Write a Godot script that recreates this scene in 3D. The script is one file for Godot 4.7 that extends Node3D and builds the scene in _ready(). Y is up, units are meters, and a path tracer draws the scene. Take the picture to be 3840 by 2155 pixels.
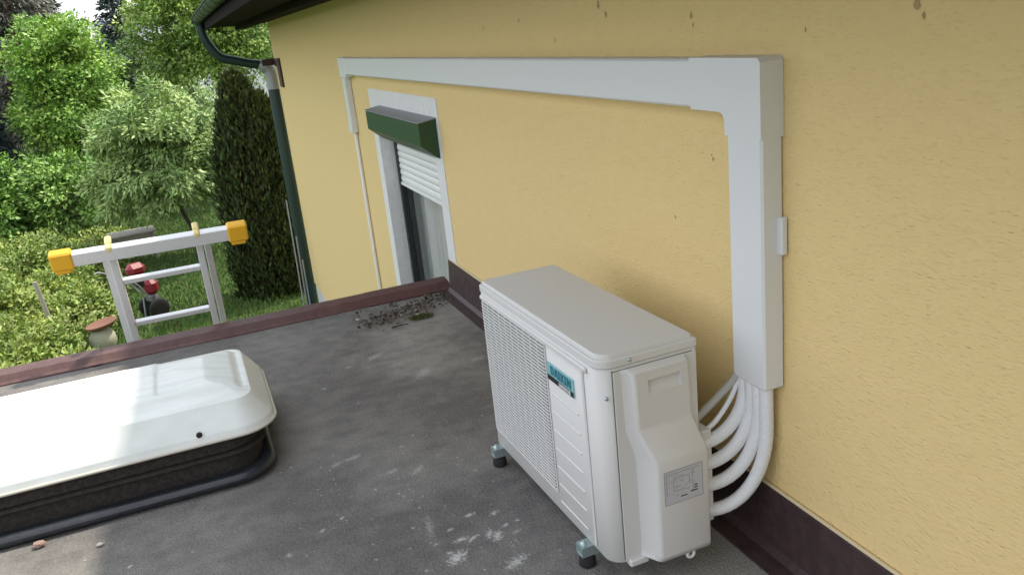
extends Node3D
# World: x to the right (house wall at x = 1.6), y up (flat roof at y = 0), -z away from the camera along the wall.

var rng := RandomNumberGenerator.new()
var M := {}
var taken := {}

# ---------------------------------------------------------------- helpers
func srgb(r: float, g: float, b: float) -> Color:
	return Color(r, g, b).linear_to_srgb()

func mat(r: float, g: float, b: float, rough := 0.7, metal := 0.0) -> StandardMaterial3D:
	var m := StandardMaterial3D.new()
	m.albedo_color = srgb(r, g, b)      # given as linear base colours
	m.roughness = rough
	m.metallic = metal
	m.cull_mode = BaseMaterial3D.CULL_DISABLED
	return m

func noise_tex(freq: float, size := 512, normal := false, bump := 4.0, oct := 4, seed_ := 1, a := Color.BLACK, b := Color.WHITE, kind := FastNoiseLite.TYPE_SIMPLEX_SMOOTH) -> NoiseTexture2D:
	var n := FastNoiseLite.new()
	n.noise_type = kind
	n.seed = seed_
	n.frequency = freq
	n.fractal_octaves = oct
	var t := NoiseTexture2D.new()
	t.width = size
	t.height = size
	t.seamless = true
	t.noise = n
	if normal:
		t.as_normal_map = true
		t.bump_strength = bump
	else:
		var g := Gradient.new()
		g.set_color(0, a)
		g.set_color(1, b)
		t.color_ramp = g
	return t

# a colour that varies by grain between two linear base colours, laid in world metres
func grain(m: StandardMaterial3D, c0: Color, c1: Color, freq: float, scale: Vector3, bump := 0.0, bump_freq := 0.08, seed_ := 3, size := 512) -> StandardMaterial3D:
	m.albedo_color = Color.WHITE
	m.albedo_texture = noise_tex(freq, size, false, 0, 5, seed_, c0.linear_to_srgb(), c1.linear_to_srgb())
	m.uv1_triplanar = true
	m.uv1_world_triplanar = true
	m.uv1_scale = scale
	if bump > 0.0:
		m.normal_enabled = true
		m.normal_texture = noise_tex(bump_freq, size, true, bump, 4, seed_ + 7)
	return m

func S() -> SurfaceTool:
	var st := SurfaceTool.new()
	st.begin(Mesh.PRIMITIVE_TRIANGLES)
	st.set_smooth_group(-1)
	return st

func tri(st: SurfaceTool, a: Vector3, b: Vector3, c: Vector3):
	st.add_vertex(a); st.add_vertex(b); st.add_vertex(c)

func quad(st: SurfaceTool, a: Vector3, b: Vector3, c: Vector3, d: Vector3):
	tri(st, a, b, c); tri(st, a, c, d)

# quad that faces away from the point o
func quad_o(st: SurfaceTool, a: Vector3, b: Vector3, c: Vector3, d: Vector3, o: Vector3):
	var n := (c - a).cross(b - a)
	if n.dot((a + b + c + d) / 4.0 - o) < 0.0: quad(st, a, d, c, b)
	else: quad(st, a, b, c, d)

func tri_o(st: SurfaceTool, a: Vector3, b: Vector3, c: Vector3, o: Vector3):
	var n := (c - a).cross(b - a)
	if n.dot((a + b + c) / 3.0 - o) < 0.0: tri(st, a, c, b)
	else: tri(st, a, b, c)

# box with chamfered edges
func bx(st: SurfaceTool, lo: Vector3, hi: Vector3, bev := 0.0, xf := Transform3D.IDENTITY):
	var c := (lo + hi) / 2.0
	var h := (hi - lo) / 2.0
	var o := xf * c
	var b: float = min(bev, min(h.x, min(h.y, h.z)) * 0.98)
	var P := func(sx: int, sy: int, sz: int, ax: int) -> Vector3:
		var v := Vector3(sx * h.x, sy * h.y, sz * h.z)
		var k := Vector3(sx * b, sy * b, sz * b)
		k[ax] = 0.0
		return xf * (c + v - k)
	for ax in 3:
		var u: int = (ax + 1) % 3
		var w: int = (ax + 2) % 3
		for s in [-1, 1]:
			var q: Array[Vector3] = []
			for e in [[-1, -1], [1, -1], [1, 1], [-1, 1]]:
				var sg := [0, 0, 0]
				sg[ax] = s; sg[u] = e[0]; sg[w] = e[1]
				q.append(P.call(sg[0], sg[1], sg[2], ax))
			quad_o(st, q[0], q[1], q[2], q[3], o)
		if b > 0.0:
			for s1 in [-1, 1]:
				for s2 in [-1, 1]:
					var q: Array[Vector3] = []
					for e in [[-1, u], [1, u], [1, w], [-1, w]]:
						var sg := [0, 0, 0]
						sg[ax] = e[0]; sg[u] = s1; sg[w] = s2
						q.append(P.call(sg[0], sg[1], sg[2], e[1]))
					quad_o(st, q[0], q[1], q[2], q[3], o)
	if b > 0.0:
		for sx in [-1, 1]:
			for sy in [-1, 1]:
				for sz in [-1, 1]:
					tri_o(st, P.call(sx, sy, sz, 0), P.call(sx, sy, sz, 1), P.call(sx, sy, sz, 2), o)

func tube(st: SurfaceTool, pts: Array, radii: Array, n := 10, caps := true):
	var up := Vector3.UP
	var rings := []
	for i in pts.size():
		var d: Vector3 = (pts[min(i + 1, pts.size() - 1)] - pts[max(i - 1, 0)]).normalized()
		if abs(d.dot(up)) > 0.95: up = Vector3.RIGHT if abs(d.x) < 0.8 else Vector3.BACK
		var a := up.cross(d).normalized()
		var b := d.cross(a).normalized()
		up = b
		var r: float = radii[min(i, radii.size() - 1)]
		var ring := PackedVector3Array()
		for k in n:
			var t := TAU * k / n
			ring.append(pts[i] + (a * cos(t) + b * sin(t)) * r)
		rings.append(ring)
	loft(st, rings, caps, caps, 0)

func loft(st: SurfaceTool, rings: Array, cap0 := true, cap1 := true, group := 0, closed := true):
	var n: int = rings[0].size()
	st.set_smooth_group(group)
	for i in rings.size() - 1:
		var A: PackedVector3Array = rings[i]
		var B: PackedVector3Array = rings[i + 1]
		for k in (n if closed else n - 1):
			var k2 := (k + 1) % n
			quad(st, A[k], A[k2], B[k2], B[k])
	st.set_smooth_group(-1)
	for e in [[cap0, rings[0], true], [cap1, rings[-1], false]]:
		if e[0]:
			var R: PackedVector3Array = e[1]
			var c := Vector3.ZERO
			for p in R: c += p
			c /= n
			for k in n:
				if e[2]: tri(st, c, R[(k + 1) % n], R[k])
				else: tri(st, c, R[k], R[(k + 1) % n])

# extrude a closed outline (in the plane of axes u and w) along axis ax
func prism(st: SurfaceTool, outline: Array, ax: int, a: float, b: float, group := -1, caps := true):
	var u := (ax + 1) % 3
	var w := (ax + 2) % 3
	var rings := []
	for e in [a, b]:
		var r := PackedVector3Array()
		for p in outline:
			var v := Vector3.ZERO
			v[ax] = e; v[u] = p.x; v[w] = p.y
			r.append(v)
		rings.append(r)
	if group >= 0:
		loft(st, rings, caps, caps, group)
		return
	loft(st, rings, false, false, -1)
	if caps:
		var poly := PackedVector2Array()
		for p in outline: poly.append(p)
		var idx := Geometry2D.triangulate_polygon(poly)
		for i in range(0, idx.size(), 3):
			tri(st, rings[0][idx[i]], rings[0][idx[i + 1]], rings[0][idx[i + 2]])
			tri(st, rings[1][idx[i]], rings[1][idx[i + 2]], rings[1][idx[i + 1]])

func lathe(st: SurfaceTool, prof: Array, at: Vector3, n := 24, xf := Basis.IDENTITY):
	var rings := []
	for p in prof:
		var r := PackedVector3Array()
		for k in n:
			var t := TAU * k / n
			r.append(at + xf * Vector3(cos(t) * p.x, p.y, sin(t) * p.x))
		rings.append(r)
	loft(st, rings, true, true, 0)

# rounded rectangle in the xz plane; radii for (x0 z0), (x1 z0), (x1 z1), (x0 z1)
func rrect(x0: float, x1: float, z0: float, z1: float, y: float, rad: Array, n := 6) -> PackedVector3Array:
	var out := PackedVector3Array()
	var cs := [[x0, z0, 1, 1, PI], [x1, z0, -1, 1, 1.5 * PI], [x1, z1, -1, -1, 0.0], [x0, z1, 1, -1, 0.5 * PI]]
	for i in 4:
		var c = cs[i]
		var r: float = max(rad[i], 0.0005)
		for k in n + 1:
			var t: float = c[4] + 0.5 * PI * k / n
			out.append(Vector3(c[0] + c[2] * r + cos(t) * r, y, c[1] + c[3] * r + sin(t) * r))
	return out

func numbered(called: String) -> String:
	if not taken.has(called):
		taken[called] = 0
		return called
	taken[called] += 1
	return "%s_%03d" % [called, taken[called]]

func obj(called: String, st, m: Material, parent: Node = self) -> MeshInstance3D:
	var o := MeshInstance3D.new()
	o.name = numbered(called) if parent == self else called
	if st is SurfaceTool:
		st.generate_normals()
		o.mesh = st.commit()
	else:
		o.mesh = st
	o.material_override = m
	o.cast_shadow = GeometryInstance3D.SHADOW_CASTING_SETTING_ON
	parent.add_child(o, true)
	return o

func thing(called: String, label: String, category: String, at := Vector3.ZERO, turn := 0.0, group := "") -> Node3D:
	var o := Node3D.new()
	o.name = numbered(called)
	add_child(o)
	o.position = at
	o.rotation.y = turn
	tag(o, label, category, group)
	return o

func tag(o: Node, label: String, category: String, group := "", kind := "") -> Node:
	o.set_meta("label", label)
	o.set_meta("category", category)
	if group: o.set_meta("group", group)
	if kind: o.set_meta("kind", kind)
	return o

func structure(o: Node, label := "") -> Node:
	o.set_meta("kind", "structure")
	if label: o.set_meta("label", label)
	return o

func W(x: float, y: float, f: float) -> Vector3:
	return Vector3(x, y, -f)

# smooth path through points
func curve(pts: Array, steps := 6) -> Array:
	var out := []
	for i in pts.size() - 1:
		var p0: Vector3 = pts[max(i - 1, 0)]
		var p1: Vector3 = pts[i]
		var p2: Vector3 = pts[i + 1]
		var p3: Vector3 = pts[min(i + 2, pts.size() - 1)]
		for k in steps:
			out.append(p1.cubic_interpolate(p2, p0, p3, float(k) / steps))
	out.append(pts[-1])
	return out

# ---------------------------------------------------------------- ready
func _ready():
	rng.seed = 20240611
	make_view()
	make_materials()
	make_ground()
	make_annex()
	make_house()
	make_far_house()
	make_trees()
	make_trunking()
	make_condenser()
	make_pipes()
	make_roof_box()
	make_ladder()
	make_garden_things()
	make_roof_litter()

func make_view():
	var cam := Camera3D.new()
	cam.name = "camera"
	add_child(cam)
	cam.transform = Transform3D(Basis(Vector3(0.92311, -0.10279, 0.37054), Vector3(0.20329, 0.94840, -0.24335), Vector3(-0.32641, 0.29996, 0.89637)).orthonormalized(), Vector3(0, 1.806, 0))
	cam.fov = 37.491
	cam.near = 0.05
	cam.far = 400.0
	cam.current = true

	var sky_mat := ProceduralSkyMaterial.new()
	sky_mat.sky_top_color = Color(0.90, 0.925, 0.965)
	sky_mat.sky_horizon_color = Color(0.975, 0.98, 0.99)
	sky_mat.sky_curve = 0.2
	sky_mat.ground_bottom_color = Color(0.25, 0.27, 0.2)
	sky_mat.ground_horizon_color = Color(0.5, 0.53, 0.45)
	sky_mat.sun_angle_max = 30.0
	var sky := Sky.new()
	sky.sky_material = sky_mat
	var env := Environment.new()
	env.background_mode = Environment.BG_SKY
	env.sky = sky
	env.background_energy_multiplier = 1.0
	env.tonemap_mode = Environment.TONE_MAPPER_LINEAR
	env.tonemap_exposure = 1.8
	env.sdfgi_enabled = true
	env.ssao_enabled = true
	env.ssil_enabled = true
	var we := WorldEnvironment.new()
	we.name = "environment"
	we.environment = env
	add_child(we)

	var sun := DirectionalLight3D.new()
	sun.name = "sun"
	sun.light_energy = 0.85
	sun.light_color = Color(1.0, 0.96, 0.88)
	sun.light_angular_distance = 2.0
	sun.shadow_enabled = true
	add_child(sun)
	sun.look_at_from_position(Vector3(10.0, 20.3, -3.5), Vector3.ZERO, Vector3.UP)

func make_materials():
	M.wall = grain(mat(1, 1, 1, 0.95), Color(0.745, 0.565, 0.262), Color(0.765, 0.585, 0.278), 0.012, Vector3(0.9, 1.3, 0.75), 9.0, 0.11, 11, 1024)
	M.wall.normal_texture = ImageTexture.create_from_image(stucco_image())
	M.wall.normal_scale = 1.0
	M.white_paint = grain(mat(1, 1, 1, 0.8), Color(0.70, 0.71, 0.72), Color(0.78, 0.78, 0.78), 0.02, Vector3(1.2, 1.2, 1.2), 3.0, 0.09, 12)
	M.plinth = grain(mat(1, 1, 1, 0.9), Color(0.55, 0.55, 0.54), Color(0.7, 0.7, 0.68), 0.02, Vector3.ONE, 4.0, 0.09, 13)
	M.duct = mat(0.70, 0.72, 0.735, 0.42)
	M.ac = mat(0.62, 0.615, 0.60, 0.45)
	M.ac_dark = mat(0.16, 0.165, 0.17, 0.6)
	M.black = mat(0.012, 0.012, 0.014, 0.6)
	M.rubber = mat(0.015, 0.015, 0.016, 0.85)
	M.galv = mat(0.45, 0.56, 0.56, 0.38, 0.75)
	M.alu = grain(mat(1, 1, 1, 0.4, 0.25), Color(0.70, 0.71, 0.73), Color(0.82, 0.83, 0.84), 0.03, Vector3(3, 3, 3), 0.0, 0.1, 14)
	M.yellow = mat(0.78, 0.43, 0.02, 0.5)
	M.clamp = mat(0.72, 0.62, 0.28, 0.6)
	M.flash = grain(mat(1, 1, 1, 0.55), Color(0.075, 0.034, 0.032), Color(0.125, 0.062, 0.056), 0.02, Vector3(1.1, 1.1, 1.1), 2.0, 0.02, 15)
	M.flash_dark = grain(mat(1, 1, 1, 0.5), Color(0.035, 0.02, 0.022), Color(0.06, 0.035, 0.036), 0.02, Vector3(1.1, 1.1, 1.1), 2.0, 0.02, 16)
	M.seal = mat(0.62, 0.52, 0.33, 0.8)
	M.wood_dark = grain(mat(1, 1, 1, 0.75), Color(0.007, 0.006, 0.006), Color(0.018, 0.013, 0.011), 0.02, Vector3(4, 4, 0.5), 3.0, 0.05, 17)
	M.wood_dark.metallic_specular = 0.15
	M.green_metal = mat(0.008, 0.032, 0.028, 0.42)
	M.green_box = mat(0.014, 0.06, 0.022, 0.38)
	M.zinc = mat(0.30, 0.32, 0.35, 0.5, 0.4)
	M.brown_metal = mat(0.035, 0.014, 0.012, 0.5)
	M.pvc = mat(0.8, 0.81, 0.82, 0.4)
	M.insul = grain(mat(1, 1, 1, 0.55), Color(0.70, 0.72, 0.74), Color(0.80, 0.81, 0.82), 0.03, Vector3(4, 4, 4), 2.0, 0.06, 18)
	M.speck = mat(0.44, 0.31, 0.15, 0.95)
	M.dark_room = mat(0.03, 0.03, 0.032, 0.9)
	M.frame_dark = mat(0.02, 0.024, 0.026, 0.5)
	M.tiles = grain(mat(1, 1, 1, 0.8), Color(0.05, 0.035, 0.03), Color(0.1, 0.065, 0.05), 0.02, Vector3.ONE, 4.0, 0.05, 19)
	var gl := mat(0.5, 0.55, 0.55, 0.04)
	gl.transparency = BaseMaterial3D.TRANSPARENCY_ALPHA
	gl.albedo_color.a = 0.16
	gl.metallic_specular = 0.2
	M.glass = gl
	var cu := mat(0.62, 0.62, 0.58, 0.9)
	cu.backlight_enabled = true
	cu.backlight = Color(0.3, 0.3, 0.28)
	M.curtain = cu
	M.box_lid = grain(mat(1, 1, 1, 0.42), Color(0.60, 0.63, 0.60), Color(0.80, 0.82, 0.80), 0.02, Vector3(0.35, 0.8, 1.6), 0.0, 0.1, 20)
	M.box_base = grain(mat(1, 1, 1, 0.3), Color(0.013, 0.016, 0.02), Color(0.03, 0.034, 0.04), 0.02, Vector3(1.5, 1.5, 1.5), 0.6, 0.02, 21)
	M.box_in = grain(mat(1, 1, 1, 0.85), Color(0.012, 0.01, 0.009), Color(0.05, 0.038, 0.03), 0.03, Vector3(2, 2, 2), 3.0, 0.06, 22)
	M.rim = mat(0.55, 0.52, 0.45, 0.5)
	M.red = mat(0.20, 0.010, 0.022, 0.45)
	M.terracotta = grain(mat(1, 1, 1, 0.85), Color(0.17, 0.085, 0.06), Color(0.26, 0.13, 0.09), 0.03, Vector3(3, 3, 3), 3.0, 0.06, 23)
	M.pale_pot = grain(mat(1, 1, 1, 0.85), Color(0.33, 0.34, 0.25), Color(0.52, 0.52, 0.42), 0.03, Vector3(2, 2, 2), 3.0, 0.05, 24)
	M.old_wood = grain(mat(1, 1, 1, 0.9), Color(0.27, 0.25, 0.22), Color(0.42, 0.40, 0.36), 0.03, Vector3(2, 8, 8), 3.0, 0.05, 25)
	M.bark = grain(mat(1, 1, 1, 0.95), Color(0.05, 0.038, 0.028), Color(0.13, 0.105, 0.08), 0.03, Vector3(4, 1, 4), 6.0, 0.06, 26)
	M.bark_red = grain(mat(1, 1, 1, 0.95), Color(0.12, 0.055, 0.04), Color(0.2, 0.1, 0.075), 0.03, Vector3(4, 1, 4), 6.0, 0.06, 27)
	var lf := StandardMaterial3D.new()
	lf.vertex_color_use_as_albedo = true
	lf.roughness = 0.5
	lf.cull_mode = BaseMaterial3D.CULL_DISABLED
	lf.backlight_enabled = true
	lf.backlight = Color(0.35, 0.42, 0.12)
	M.leaf = lf
	var nd := StandardMaterial3D.new()
	nd.vertex_color_use_as_albedo = true
	nd.roughness = 0.6
	nd.cull_mode = BaseMaterial3D.CULL_DISABLED
	M.needle = nd
	M.grass = nd

# tileable map of scraped render: short grains, wider than high, wrapped round the edges
func stucco_image() -> Image:
	var n := 1024
	var h := PackedFloat32Array()
	h.resize(n * n)
	var R := RandomNumberGenerator.new()
	R.seed = 99
	for i in 17000:
		var cx := R.randi() % n
		var cy := R.randi() % n
		var rx := R.randf_range(5.0, 12.0)
		var ry := R.randf_range(3.0, 6.0)
		var a := R.randf_range(-0.35, 0.35)
		var amp := R.randf_range(-1.0, 1.0)
		var ca := cos(a)
		var sa := sin(a)
		var k := int(rx)
		for dy in range(-k, k + 1):
			for dx in range(-k, k + 1):
				var u := (dx * ca + dy * sa) / rx
				var v := (-dx * sa + dy * ca) / ry
				var d := u * u + v * v
				if d < 1.0:
					var at := ((cy + dy) & 1023) * n + ((cx + dx) & 1023)
					h[at] += amp * (1.0 - d) * (1.0 - d)
	var by := PackedByteArray()
	by.resize(n * n)
	for i in n * n: by[i] = int(clampf(128.0 + 42.0 * h[i], 0.0, 255.0))
	var im := Image.create_from_data(n, n, false, Image.FORMAT_L8, by)
	im.convert(Image.FORMAT_RGBA8)
	im.bump_map_to_normal_map(7.5)
	return im

# ---------------------------------------------------------------- setting
const GY := -2.75

func ground_h(x: float, f: float) -> float:
	return GY + 0.05 * sin(x * 0.7 + 1.0) * sin(f * 0.45) + max(0.0, f - 20.0) * 0.012

func make_ground():
	var st := S()
	st.set_smooth_group(0)
	var xs := []
	for i in 41: xs.append(lerp(-40.0, 40.0, i / 40.0))
	var fs := []
	for i in 61: fs.append(-20.0 + 200.0 * pow(i / 60.0, 1.6))
	for i in xs.size() - 1:
		for k in fs.size() - 1:
			quad(st, W(xs[i], ground_h(xs[i], fs[k]), fs[k]), W(xs[i], ground_h(xs[i], fs[k + 1]), fs[k + 1]), W(xs[i + 1], ground_h(xs[i + 1], fs[k + 1]), fs[k + 1]), W(xs[i + 1], ground_h(xs[i + 1], fs[k]), fs[k]))
	var m := grain(mat(1, 1, 1, 0.95), Color(0.05, 0.095, 0.018), Color(0.095, 0.155, 0.034), 0.02, Vector3(0.35, 0.35, 0.35), 8.0, 0.1, 31)
	structure(obj("ground", st, m), "green garden lawn below the flat roof")
	# grass blades on the part of the lawn that shows
	var G := {"v": PackedVector3Array(), "n": PackedVector3Array(), "c": PackedColorArray(), "i": PackedInt32Array()}
	for i in 26000:
		var f := rng.randf_range(12.0, 27.0)
		var x := rng.randf_range(-1.9, 1.7)
		var y := ground_h(x, f)
		var p := W(x, y, f)
		var d := Vector3(rng.randf_range(-0.5, 0.5), 1.0, rng.randf_range(-0.5, 0.5)).normalized()
		var t := rng.randf()
		var col := Color(0.06, 0.135, 0.022).lerp(Color(0.14, 0.235, 0.05), t * t)
		if rng.randf() < 0.06: col = Color(0.2, 0.18, 0.08)
		leaf(G, p, d, Vector3(rng.randfn(), 0.2, rng.randfn()).normalized(), rng.randf_range(0.05, 0.13), 0.022, col)
	var g := obj("lawn_grass", leaf_mesh(G), M.grass)
	tag(g, "short mown green grass of the garden lawn behind the ladder", "grass", "", "stuff")

func make_annex():
	var a := thing("flat_roofed_annex", "flat felt roof of the annex, dark grey with white splashes and maroon metal edging", "roof", W(0, 0, 0))
	# felt membrane with gentle waves
	var sz := 1400
	var x0 := -2.0
	var x1 := 1.6
	var f0 := 0.9
	var f1 := 5.9
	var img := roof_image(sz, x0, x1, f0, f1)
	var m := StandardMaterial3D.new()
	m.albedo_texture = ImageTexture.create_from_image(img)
	m.roughness = 0.88
	m.normal_enabled = true
	m.normal_texture = noise_tex(0.42, 2048, true, 1.6, 2, 41, Color.BLACK, Color.WHITE, FastNoiseLite.TYPE_VALUE)
	m.normal_scale = 1.0
	m.cull_mode = BaseMaterial3D.CULL_DISABLED
	var wav := FastNoiseLite.new()
	wav.seed = 5
	wav.frequency = 1.1
	var st := S()
	st.set_smooth_group(0)
	var nx := 46
	var nf := 64
	var P := func(i: int, k: int) -> Vector3:
		var x: float = lerp(-4.2, 1.57, i / float(nx))
		var f: float = lerp(-1.6, 5.74, k / float(nf))
		return W(x, -0.004 + 0.004 * wav.get_noise_2d(x, f), f)
	for i in nx:
		for k in nf:
			for v in [P.call(i, k), P.call(i, k + 1), P.call(i + 1, k + 1), P.call(i, k), P.call(i + 1, k + 1), P.call(i + 1, k)]:
				st.set_uv(Vector2((v.x - x0) / (x1 - x0), (-v.z - f0) / (f1 - f0)))
				st.add_vertex(v)
	st.generate_normals()
	st.generate_tangents()
	var roof := MeshInstance3D.new()
	roof.name = "roof_felt"
	roof.mesh = st.commit()
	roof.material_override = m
	a.add_child(roof, true)
	st = S()
	bx(st, W(-4.2, -0.3, 5.76), W(1.598, -0.012, -1.6))
	obj("roof_slab", st, M.plinth, a)
	st = S()
	bx(st, W(-4.1, GY - 0.2, 5.6), W(1.598, -0.302, -1.5))
	obj("wall", st, M.plinth, a)
	# edge capping along the far eave, in lengths that overlap
	var cuts := [-4.25, -2.6, -0.78, 1.02, 1.597]
	for i in 4:
		st = S()
		var up := 0.0025 * (i % 2)
		var prof := [Vector2(0.002 + up, -5.66), Vector2(0.012 + up, -5.69), Vector2(0.045 + up, -5.72), Vector2(0.052 + up, -5.82), Vector2(0.05 + up, -5.845), Vector2(-0.13 + up, -5.86), Vector2(-0.13 + up, -5.85), Vector2(0.03 + up, -5.82), Vector2(0.03 + up, -5.71), Vector2(-0.008 + up, -5.69), Vector2(-0.012 + up, -5.66)]
		prism(st, prof, 0, cuts[i] - (0.03 if i > 0 else 0.0), cuts[i + 1] + 0.03 if i < 3 else cuts[i + 1])
		obj("edge_flashing", st, M.flash, a)
	# upstand against the house wall
	st = S()
	var pr := [Vector2(1.49, 0.003), Vector2(1.552, 0.008), Vector2(1.572, 0.03), Vector2(1.586, 0.228), Vector2(1.5985, 0.236), Vector2(1.5985, 0.0), Vector2(1.49, -0.004)]
	prism(st, pr, 2, -5.62, 1.4)
	obj("wall_flashing", st, M.flash_dark, a)
	st = S()
	tube(st, [W(1.593, 0.238, 5.6), W(1.593, 0.238, 3.0), W(1.593, 0.238, -1.3)], [0.007], 6)
	obj("sealant_bead", st, M.seal, a)

func roof_image(sz: int, x0: float, x1: float, f0: float, f1: float) -> Image:
	var big := FastNoiseLite.new()
	big.seed = 3; big.frequency = 0.9; big.fractal_octaves = 4
	var mid := FastNoiseLite.new()
	mid.seed = 8; mid.frequency = 7.0; mid.fractal_octaves = 4
	var fine := FastNoiseLite.new()
	fine.seed = 9; fine.frequency = 60.0; fine.fractal_octaves = 2
	var streak := FastNoiseLite.new()
	streak.seed = 19; streak.frequency = 3.0; streak.fractal_octaves = 4
	var W_ := PackedFloat32Array()
	W_.resize(sz * sz)
	# white splashes of plaster and paint, each [x, f, radius, strength, stretch, angle]
	var spl := [[0.613, 2.56, 0.03, 1.0, 1.6, 0.6], [0.60, 2.60, 0.012, 0.8, 1.0, 0.0], [0.66, 2.66, 0.012, 0.9, 2.6, 0.2], [0.70, 2.645, 0.011, 0.8, 3.0, 0.4], [0.645, 2.74, 0.010, 0.8, 1.5, 0.0], [0.74, 2.80, 0.012, 0.9, 1.8, 0.2], [0.766, 2.64, 0.016, 0.8, 2.0, 1.2], [0.79, 2.61, 0.02, 0.9, 1.8, 1.1], [0.84, 2.66, 0.009, 0.9, 2.2, 0.3], [0.86, 2.60, 0.010, 0.5, 2.2, 0.3], [0.79, 2.43, 0.022, 0.8, 2.4, 0.5], [0.57, 2.68, 0.008, 0.8, 1.4, 0.0], [0.58, 2.80, 0.016, 0.35, 6.0, 1.4], [0.83, 2.76, 0.012, 0.9, 1.6, 0.4], [0.43, 3.52, 0.020, 0.45, 2.4, 0.2], [0.35, 3.50, 0.016, 0.4, 2.0, 0.5], [0.66, 3.25, 0.018, 0.4, 2.5, 0.8], [0.56, 3.30, 0.014, 0.4, 2.5, 0.3], [0.27, 2.60, 0.010, 0.9, 1.0, 0.0], [0.80, 4.70, 0.03, 0.4, 2.8, 0.6], [0.98, 4.28, 0.04, 0.35, 2.4, 0.9], [1.30, 4.30, 0.03, 0.3, 2.2, 0.2], [0.63, 4.63, 0.012, 0.6, 1.6, 0.3], [0.45, 4.4, 0.012, 0.5, 1.6, 0.3], [0.2, 3.0, 0.010, 0.6, 1.6, 0.7], [0.06, 2.9, 0.012, 0.5, 1.6, 0.7], [-0.1, 2.8, 0.012, 0.7, 1.3, 0.7], [-0.2, 2.75, 0.010, 0.7, 1.3, 0.7]]
	var R := RandomNumberGenerator.new()
	R.seed = 77
	for i in 420:
		var x := R.randf_range(-1.2, 1.5)
		var f := R.randf_range(1.2, 5.5)
		if R.randf() < 0.55:
			x = R.randf_range(0.1, 0.9); f = R.randf_range(2.0, 3.6)
		spl.append([x, f, 0.0022 + 0.005 * pow(R.randf(), 3.0), R.randf_range(0.25, 0.9), R.randf_range(1.0, 2.0), R.randf() * 3.0])
	for s in spl:
		var rad: float = s[2] * 2.2 * s[4]
		var px0 := int(clamp((s[0] - rad - x0) / (x1 - x0) * sz, 0, sz - 1))
		var px1 := int(clamp((s[0] + rad - x0) / (x1 - x0) * sz, 0, sz - 1))
		var py0 := int(clamp((s[1] - rad - f0) / (f1 - f0) * sz, 0, sz - 1))
		var py1 := int(clamp((s[1] + rad - f0) / (f1 - f0) * sz, 0, sz - 1))
		var ca := cos(s[5])
		var sa := sin(s[5])
		for py in range(py0, py1 + 1):
			for px in range(px0, px1 + 1):
				var dx: float = x0 + (px + 0.5) / sz * (x1 - x0) - s[0]
				var df: float = f0 + (py + 0.5) / sz * (f1 - f0) - s[1]
				var u: float = (dx * ca + df * sa) / (s[2] * s[4])
				var v: float = (-dx * sa + df * ca) / s[2]
				var d := sqrt(u * u + v * v) + 0.9 * fine.get_noise_2d(dx * 0.9 + s[0], df * 0.9 + s[1]) + 0.25
				var k: float = 0.72 * s[3] * clamp(1.5 - d * 1.1, 0.0, 1.0)
				W_[py * sz + px] = max(W_[py * sz + px], k)
	var out := PackedByteArray()
	out.resize(sz * sz * 3)
	var base := Color(0.118, 0.109, 0.104)
	var pale := Color(0.31, 0.30, 0.275)
	var o := 0
	for py in sz:
		var f := f0 + (py + 0.5) / sz * (f1 - f0)
		for px in sz:
			var x := x0 + (px + 0.5) / sz * (x1 - x0)
			var b := big.get_noise_2d(x, f)
			var n := mid.get_noise_2d(x, f)
			var g := fine.get_noise_2d(x, f)
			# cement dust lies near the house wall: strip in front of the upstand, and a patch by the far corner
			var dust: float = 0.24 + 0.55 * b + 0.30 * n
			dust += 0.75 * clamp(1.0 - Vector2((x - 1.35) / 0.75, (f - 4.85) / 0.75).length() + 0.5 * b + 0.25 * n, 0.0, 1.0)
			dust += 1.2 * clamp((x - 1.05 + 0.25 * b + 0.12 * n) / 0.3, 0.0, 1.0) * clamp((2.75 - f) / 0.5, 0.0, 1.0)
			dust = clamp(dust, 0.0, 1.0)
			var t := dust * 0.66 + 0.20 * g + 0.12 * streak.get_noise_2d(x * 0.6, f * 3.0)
			var c := base.lerp(pale, clamp(t, -0.15, 1.0))
			var w := W_[py * sz + px]
			var tint := 0.004 * n
			out[o] = int(255.0 * pow(clamp(lerp(c.r + tint, 0.62, w), 0.0, 1.0), 0.4545))
			out[o + 1] = int(255.0 * pow(clamp(lerp(c.g, 0.62, w), 0.0, 1.0), 0.4545))
			out[o + 2] = int(255.0 * pow(clamp(lerp(c.b - tint * 0.5, 0.60, w), 0.0, 1.0), 0.4545))
			o += 3
	return Image.create_from_data(sz, sz, false, Image.FORMAT_RGB8, out)

# window opening on the house wall
const WF0 := 5.62
const WF1 := 7.32
const WY0 := -0.55
const WY1 := 1.14
const FC := 14.05      # far corner of the house

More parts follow.
